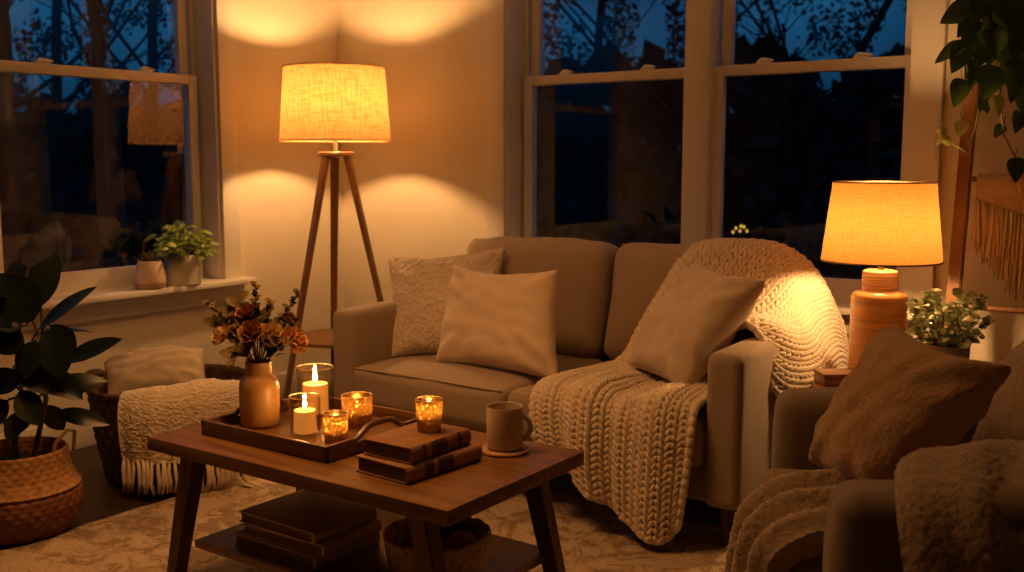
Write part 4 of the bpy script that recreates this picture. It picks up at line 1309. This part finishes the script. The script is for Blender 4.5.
part('soil', MB().lathe(pc, [(0, .136), (.06, .134)], 24), M['soil'], vplant)
fol, stm = MB(), MB()
for k in range(60):
    a = random.uniform(0, 2 * PI); rr = random.uniform(.02, .125); h = random.uniform(.18, .315) - rr * .4
    tip = pc + V((rr * math.cos(a), rr * math.sin(a), h))
    b = pc + V((.03 * math.cos(a), .03 * math.sin(a), .136))
    stm.tube([b, b.lerp(tip, .5) + V((0, 0, .02)), tip], [.0022, .0018, .001], 5)
    for j in range(5):
        q = b.lerp(tip, .45 + .55 * j / 4) + V((0, 0, .012))
        w = a + random.uniform(-1.6, 1.6)
        fol.leaf(q, V((math.cos(w), math.sin(w), random.uniform(-.1, .7))), V((0, 0, .6)) + toC * .9, random.uniform(.030, .042), random.uniform(.024, .034), fold=.2, droop=.5, nseg=5, shape=(.8, .7))
part('foliage', fol, M['varieg'], vplant, angle=180); part('stem', stm, M['vine'], vplant)

# ------------------------------------------------------------------ ladder, macrame, pothos
ld = thing('blanket_ladder', (-.5, 3.75, 0), 'reddish wooden ladder leaning on the wall right of the window', 'ladder')
lx0, lx1 = -.795, -.335
def ly(z): return 3.62 + (3.955 - 3.62) * z / 1.95
for x in (lx0, lx1):
    part('rail', MB().bar((x, ly(0), 0), (x, ly(1.95), 1.95), .045, .045, up=(0, 1, 0), d0=.028, d1=.028), M['ladder'], ld)
for z_ in (.30, .705, 1.135, 1.56, 1.86):
    part('rung', MB().tube([(lx0, ly(z_), z_), (lx1, ly(z_), z_)], .009, 12), M['ladder'], ld)
zr = 1.135; yr = ly(zr)
def band(u, v):
    x = lx0 + .045 + u * (lx1 - lx0 - .09)
    a = v
    rr = .019
    if a < .25: t_ = PI * (1 - a / .25); y, z_ = yr + rr * math.cos(t_) * 1, zr + rr * math.sin(t_); y = yr - rr * math.cos(PI - t_)
    else: y, z_ = yr - rr - .004, zr - (a - .25) / .75 * (.085 + .06 * (1 - abs(2 * u - 1)))
    if a < .25: y = yr + rr * math.cos(PI * a / .25)
    bumps = .004 * math.sin(u * 90) * math.cos(v * 50)
    return V((x, y - abs(bumps), z_))
mc = solo('macrame_hanging', MB().grid(band, 120, 50), M['macrame'], 'cream macrame hanging with long fringe draped on a ladder rung', 'wall hanging', angle=180)
mb = MB()
for k in range(70):
    u = (k + .5) / 70
    x = lx0 + .045 + u * (lx1 - lx0 - .09)
    z0_ = zr - (.08 + .06 * (1 - abs(2 * u - 1)))
    ln = .15 + .20 * (1 - abs(2 * u - 1)) * .75 + random.uniform(-.02, .02)
    y = yr - .026 + random.uniform(-.005, .005)
    mb.tube([(x, y, z0_ + .015), (x + random.uniform(-.004, .004), y - .004, z0_ - ln * .4), (x + random.uniform(-.007, .007), y - .002, z0_ - ln * .75), (x + random.uniform(-.01, .01), y, z0_ - ln)], [.0042, .0052, .0048, .002], 6)
part('fringe', mb, M['macrame'], mc, angle=180)

hp = V((-.50, 3.62, 2.02))
ph = thing('hanging_pothos', hp, 'trailing pothos vine hanging over the ladder at top right', 'plant')
part('pot', MB().lathe(hp, [(0, 0), (.085, 0), (.1, .01), (.115, .16), (.112, .165), (.106, .155), (.1, .13)], 40), M['pot_white'], ph)
part('soil', MB().lathe(hp, [(0, .14), (.1, .138)], 24), M['soil'], ph)
mb = MB()
for k in range(3):
    a = 2 * PI * k / 3
    mb.tube([hp + V((.112 * math.cos(a), .112 * math.sin(a), .155)), hp + V((0, 0, ZC - hp.z - .03))], .003, 6)
mb.tube([hp + V((0, 0, ZC - hp.z - .035)), hp + V((0, 0, ZC - hp.z))], .012, 10)
part('hanger', mb, M['macrame'], ph)
vine, lg, lp = MB(), MB(), MB()
PD0 = (V((-.75, 3.66, 1.5)) - EYE).dot(FW)
def pp(x, y, d=0): return at_d(x, y, PD0 + d)
topz = hp + V((-.08, -.07, .15))
vpaths = [[topz, pp(1005, -20, -.05), pp(990, 40, -.06), pp(982, 90, -.05), pp(975, 130, -.03), pp(966, 152, -.02), pp(957, 146, -.04), pp(944, 139, -.06)],
          [topz, pp(1012, -10, -.1), pp(1004, 60, -.1), pp(1000, 95, -.08), pp(1004, 135, -.06), pp(1016, 160, -.05)],
          [topz, pp(990, -25, -.1), pp(970, 5, -.1), pp(962, 40, -.1), pp(972, 92, -.06)],
          [topz, pp(1025, 30, -.1), pp(1022, 90, -.1), pp(1026, 150, -.08)],
          [hp + V((0, -.1, .15)), pp(1040, 10, -.2), pp(1035, 70, -.2)]]
for p_ in vpaths: vine.tube(p_, [.003] * len(p_), 6)
def hl(b, tp, wd, d=0, de=0, mbx=None, roll=0):
    mbx = mbx or lg
    p, q = pp(b[0], b[1], d), pp(tp[0], tp[1], d + de)
    dr = q - p
    up = (toC + V((0, 0, .3)) + RT * roll); up = up - dr.normalized() * up.dot(dr.normalized())
    heart_mode[0] = True
    mbx.leaf(p, dr, up, dr.length, wd, fold=.22, droop=.25, nseg=10)
    heart_mode[0] = False
    vine.tube([p, p + V((random.uniform(-.01, .01), .01, .03))], .0018, 5)
HL = [((970, 8), (940, 22), .075, -.1, 0, 0), ((978, 20), (964, 55), .085, -.1, 0, .3), ((965, 42), (953, 74), .075, -.1, 0, .2), ((962, 44), (934, 62), .05, -.09, 0, -.5), ((974, 60), (966, 80), .05, -.06, 0, .4),
      ((962, 79), (955, 108), .062, -.05, 0, 0), ((996, 66), (984, 100), .085, -.12, 0, -.2), ((990, 15), (1003, 62), .10, -.13, 0, .3), ((1012, 20), (1016, 62), .10, -.15, 0, 0), ((1020, 45), (1010, 88), .085, -.12, 0, .4),
      ((1014, 158), (1018, 184), .062, -.08, 0, .1), ((984, 92), (989, 114), .05, -.07, 0, 0), ((1000, 2), (985, 30), .08, -.14, 0, 0), ((1020, 0), (1030, 40), .09, -.15, 0, 0), ((1024, 90), (1034, 125), .08, -.12, 0, 0),
      ((1003, 125), (994, 138), .035, -.06, 0, -.3), ((976, -10), (958, 10), .07, -.12, 0, 0), ((1006, 84), (1022, 76), .05, -.1, 0, 0), ((985, 45), (975, 70), .06, -.11, 0, .5), ((992, 30), (1000, 62), .07, -.16, 0, -.4),
      ((985, 98), (980, 112), .035, -.06, 0, 0), ((1012, 60), (1022, 92), .07, -.16, 0, -.2),
      ((985, -6), (972, 26), .07, -.13, 0, .2), ((998, 28), (990, 66), .07, -.15, 0, -.1), ((1008, -8), (1000, 28), .08, -.17, 0, .2), ((1016, 8), (1024, 44), .08, -.17, 0, -.2), ((1004, 52), (1012, 84), .06, -.15, 0, .2),
      ((976, 66), (971, 90), .045, -.08, 0, 0), ((1018, 74), (1012, 104), .06, -.14, 0, .1), ((996, 8), (1012, 30), .07, -.18, 0, 0), ((1022, 110), (1016, 134), .05, -.1, 0, 0), ((982, 30), (992, 52), .055, -.16, 0, 0), ((968, 20), (958, 38), .045, -.1, 0, .2)]
for b, tp, wd, d, de, ro in HL: hl(b, tp, wd, d, de, None, ro)
for b, tp, wd, d in (((1013, 72), (1014, 100), .055, -.09), ((994, 96), (1000, 118), .05, -.08), ((962, 121), (959, 138), .045, -.05), ((942, 134), (936, 146), .03, -.06), ((944, 138), (951, 146), .03, -.06), ((942, 136), (938, 128), .025, -.06), ((1020, 100), (1030, 118), .05, -.1)):
    hl(b, tp, wd, d, 0, lp)
part('vine', vine, M['vine'], ph); part('foliage', lg, M['pothos'], ph, angle=180); part('pale_foliage', lp, M['pothos_pale'], ph, angle=180, label='pale yellow green leaves')

# ------------------------------------------------------------------ window sill pots
a_ = V((-3.895, 2.775, .6425))
sp = thing('potted_succulent', a_, 'small succulent in a rounded tan pot on the left window sill', 'plant')
part('pot', MB().lathe(a_, [(0, 0), (.052, 0), (.060, .004), (.066, .022), (.067, .034), (.066, .05), (.058, .09), (.050, .118), (.0475, .122), (.045, .118), (.044, .105)], 44), M['pot_tan'], sp)
part('pot_foot', MB().lathe(a_, [(.0605, .002), (.0672, .02), (.0676, .026)], 44), M['pot_base'], sp, label='darker glazed band at the foot')
part('soil', MB().lathe(a_, [(0, .11), (.0445, .108)], 24), M['soil'], sp)
fol = MB()
for k in range(22):
    w = k * 2.4; t_ = k / 22
    fol.leaf(a_ + V((.012 * math.cos(w), .012 * math.sin(w), .108)), V((math.cos(w) * (.25 + t_), math.sin(w) * (.25 + t_), 1.1 - t_ * .6)), V((math.cos(w + PI), math.sin(w + PI), .5)), random.uniform(.035, .075), .013, fold=.5, droop=-.1, nseg=5, shape=(.7, .8))
part('foliage', fol, M['succulent'], sp, angle=180)
b_ = V((-3.905, 2.955, .6425))
gpn = thing('potted_herb', b_, 'bushy green plant in a mottled grey cylinder pot on the window sill', 'plant')
part('pot', MB().lathe(b_, [(0, 0), (.078, 0), (.081, .003), (.081, .132), (.079, .136), (.075, .134), (.074, .12)], 44), M['pot_grey'], gpn)
part('soil', MB().lathe(b_, [(0, .124), (.0745, .122)], 24), M['soil'], gpn)
fol, stm = MB(), MB()
for k in range(50):
    a = random.uniform(0, 2 * PI); rr = random.uniform(.03, .15); h = random.uniform(.19, .30) - rr * .5
    tip = b_ + V((rr * .8 * math.cos(a) * (.55 if math.cos(a) < 0 else 1), rr * 1.15 * math.sin(a) + .035, h))
    b0 = b_ + V((.04 * math.cos(a), .04 * math.sin(a), .12))
    stm.tube([b0, b0.lerp(tip, .5) + V((0, 0, .03)), tip], [.002, .0018, .001], 5)
    for j in range(5):
        q = b0.lerp(tip, .4 + .6 * j / 4) + V((0, 0, .015)); w = a + random.uniform(-1.3, 1.3)
        fol.leaf(q, V((math.cos(w), math.sin(w), random.uniform(-.4, .5))), V((0, 0, .7)) + toC * .8, random.uniform(.045, .07), random.uniform(.022, .032), fold=.3, droop=.6, nseg=5, shape=(.8, .8))
part('foliage', fol, M['green_leaf'], gpn, angle=180); part('stem', stm, M['vine'], gpn)

# ------------------------------------------------------------------ outside
struct('ground', B((-45, -12, -.65), (12, 45, -.5)), M['ground'])


def tree(base, h, seed, label, group):
    rnd = random.Random(seed)
    mb = MB()
    def grow(p, d, ln, r, lv):
        pts = [p]; q = p.copy(); dd = d.copy()
        n = 4
        for i in range(n):
            dd = (dd + V((rnd.uniform(-.2, .2), rnd.uniform(-.2, .2), rnd.uniform(-.02, .16)))).normalized()
            q = q + dd * ln / n; pts.append(q)
        mb.tube(pts, [r * (1 - .5 * i / n) for i in range(n + 1)], 5 if lv else 8)
        if lv >= 3: return
        for i in range(3 if lv else 8):
            t_ = rnd.uniform(.25, 1) if lv else rnd.uniform(.22, 1)
            k = min(n - 1, int(t_ * n)); b = pts[k].lerp(pts[k + 1], t_ * n - k)
            w = rnd.uniform(0, 2 * PI)
            nd = (dd * .4 + V((math.cos(w), math.sin(w), rnd.uniform(-.1, .7)))).normalized()
            grow(b, nd, ln * rnd.uniform(.32, .5), r * .42 * (1 - .4 * t_), lv + 1)
    grow(V(base), V((0, 0, 1)), h, h * .009 + .012, 0)
    return solo('bare_tree', mb, M['tree'], label, 'tree', group)


rnd = random.Random(3)
k = 0
for ang, dist, h in ((53.5, 12, 6.5), (56, 9, 5.5), (58.5, 12, 6.5), (61.5, 9, 5.5)):
    a = math.radians(ang)
    tree((-dist * math.sin(a), dist * math.cos(a), -.52), h, 100 + k, 'bare dark tree against the blue dusk beyond the left window', 'trees outside the left window'); k += 1
for ang, dist, h in ((32.5, 13, 6.5), (27.5, 12.5, 6), (20, 13, 6.5)):
    a = math.radians(ang)
    tree((-dist * math.sin(a), dist * math.cos(a), -.52), h, 100 + k, 'bare dark tree against the blue dusk beyond the back window', 'trees outside the back window'); k += 1
mb = MB()
for k in range(60000):
    a = math.radians(rnd.uniform(8, 74)); d = rnd.uniform(16, 20)
    top = (2.7 if a < .66 else 2.0) + .7 * noise.noise(V((a * 14, 0, 3))) + .5 * noise.noise(V((a * 45, 2, 3)))
    q = rnd.random()
    z_ = -.5 + (top + .5) * rnd.random() ** .8 if q < .12 else top - .3 + 3.4 * rnd.random() ** 1.5
    if q >= .12 and noise.noise(V((a * 32, z_ * 1.5, 7))) + .5 * noise.noise(V((a * 90, z_ * 4, 2))) < -.02: continue
    p = V((-d * math.sin(a), d * math.cos(a), z_)); r_ = rnd.uniform(.12, .34) if q < .12 else rnd.uniform(.025, .06)
    v1 = V((rnd.uniform(-1, 1), rnd.uniform(-1, 1), rnd.uniform(-1, 1))).normalized(); v2 = v1.orthogonal().normalized()
    mb.add([p + v1 * r_, p + v2 * r_ * .7, p - v1 * r_, p - v2 * r_ * .7], [(0, 1, 2, 3)])
solo('woodland_thicket', mb, M['hedge'], 'dark mass of thicket foliage in the night outside the windows', 'foliage', kind='stuff', smooth=False)

sl = thing('string_lights', at_y(738, 240, 12), 'tiny cluster of yellow string lights far out in the dark garden', 'lights')
ps = [at_y(x, y, 12) for x, y in ((733, 232), (736, 228), (740, 231), (744, 227), (747, 231), (741, 226))]
part('cord', MB().tube(ps, .004, 5), M['tree'], sl)
for p in ps: part('light_bulb', MB().ball(p, .014, .014, .018, 8, 6), M['far_bulb'], sl)
part('post', MB().tube([ps[2] + V((0, .02, .05)), V((ps[2].x, ps[2].y + .02, -.5))], .02, 8), M['tree'], sl)

# ------------------------------------------------------------------ unseen warm fill light, added under the ceiling above the coffee table
ldat = bpy.data.lights.new('fill_light', 'AREA'); ldat.shape = 'DISK'; ldat.size = .9; ldat.spread = math.radians(122); ldat.energy = 18; ldat.color = (1, .43, .125)
lob = bpy.data.objects.new('fill_light', ldat); COL.objects.link(lob); lob.location = (-2.2, 1.7, 2.57)

# ------------------------------------------------------------------ world and render look
w = bpy.data.worlds.new('dusk'); SC.world = w
w.use_nodes = True
nt = w.node_tree; nt.nodes.clear()
out = nt.nodes.new('ShaderNodeOutputWorld')
bg = N(nt, 'ShaderNodeBackground', Strength=1.0)
tc = N(nt, 'ShaderNodeTexCoord')
nz = N(nt, 'ShaderNodeTexNoise', Scale=5, Detail=4); L(nt, tc.outputs['Generated'], nz.inputs['Vector'])
rp_ = N(nt, 'ShaderNodeValToRGB')
rp_.color_ramp.elements[0].position = .35; rp_.color_ramp.elements[0].color = (.006, .042, .105, 1)
rp_.color_ramp.elements[1].position = .65; rp_.color_ramp.elements[1].color = (.011, .090, .205, 1)
sx_ = N(nt, 'ShaderNodeSeparateXYZ'); L(nt, tc.outputs['Generated'], sx_.inputs[0])
mr = N(nt, 'ShaderNodeMapRange'); mr.inputs['From Min'].default_value = .01; mr.inputs['From Max'].default_value = .13
mr.inputs['To Min'].default_value = .07; mr.inputs['To Max'].default_value = 1.0
L(nt, sx_.outputs['Z'], mr.inputs['Value'])
mx_ = N(nt, 'ShaderNodeMix', data_type='RGBA', blend_type='MULTIPLY'); mx_.inputs[0].default_value = 1
L(nt, nz.outputs['Fac'], rp_.inputs['Fac']); L(nt, rp_.outputs['Color'], mx_.inputs[6]); L(nt, mr.outputs['Result'], mx_.inputs[7]); L(nt, mx_.outputs[2], bg.inputs['Color']); L(nt, bg.outputs[0], out.inputs['Surface'])

SC.view_settings.view_transform = 'Standard'
SC.view_settings.look = 'None'
SC.view_settings.exposure = 0.1
cy = SC.cycles
cy.max_bounces = 10; cy.diffuse_bounces = 5; cy.glossy_bounces = 4; cy.transparent_max_bounces = 24; cy.transmission_bounces = 6
cy.sample_clamp_indirect = 4.0
cy.caustics_reflective = False; cy.caustics_refractive = False
cy.use_denoising = True
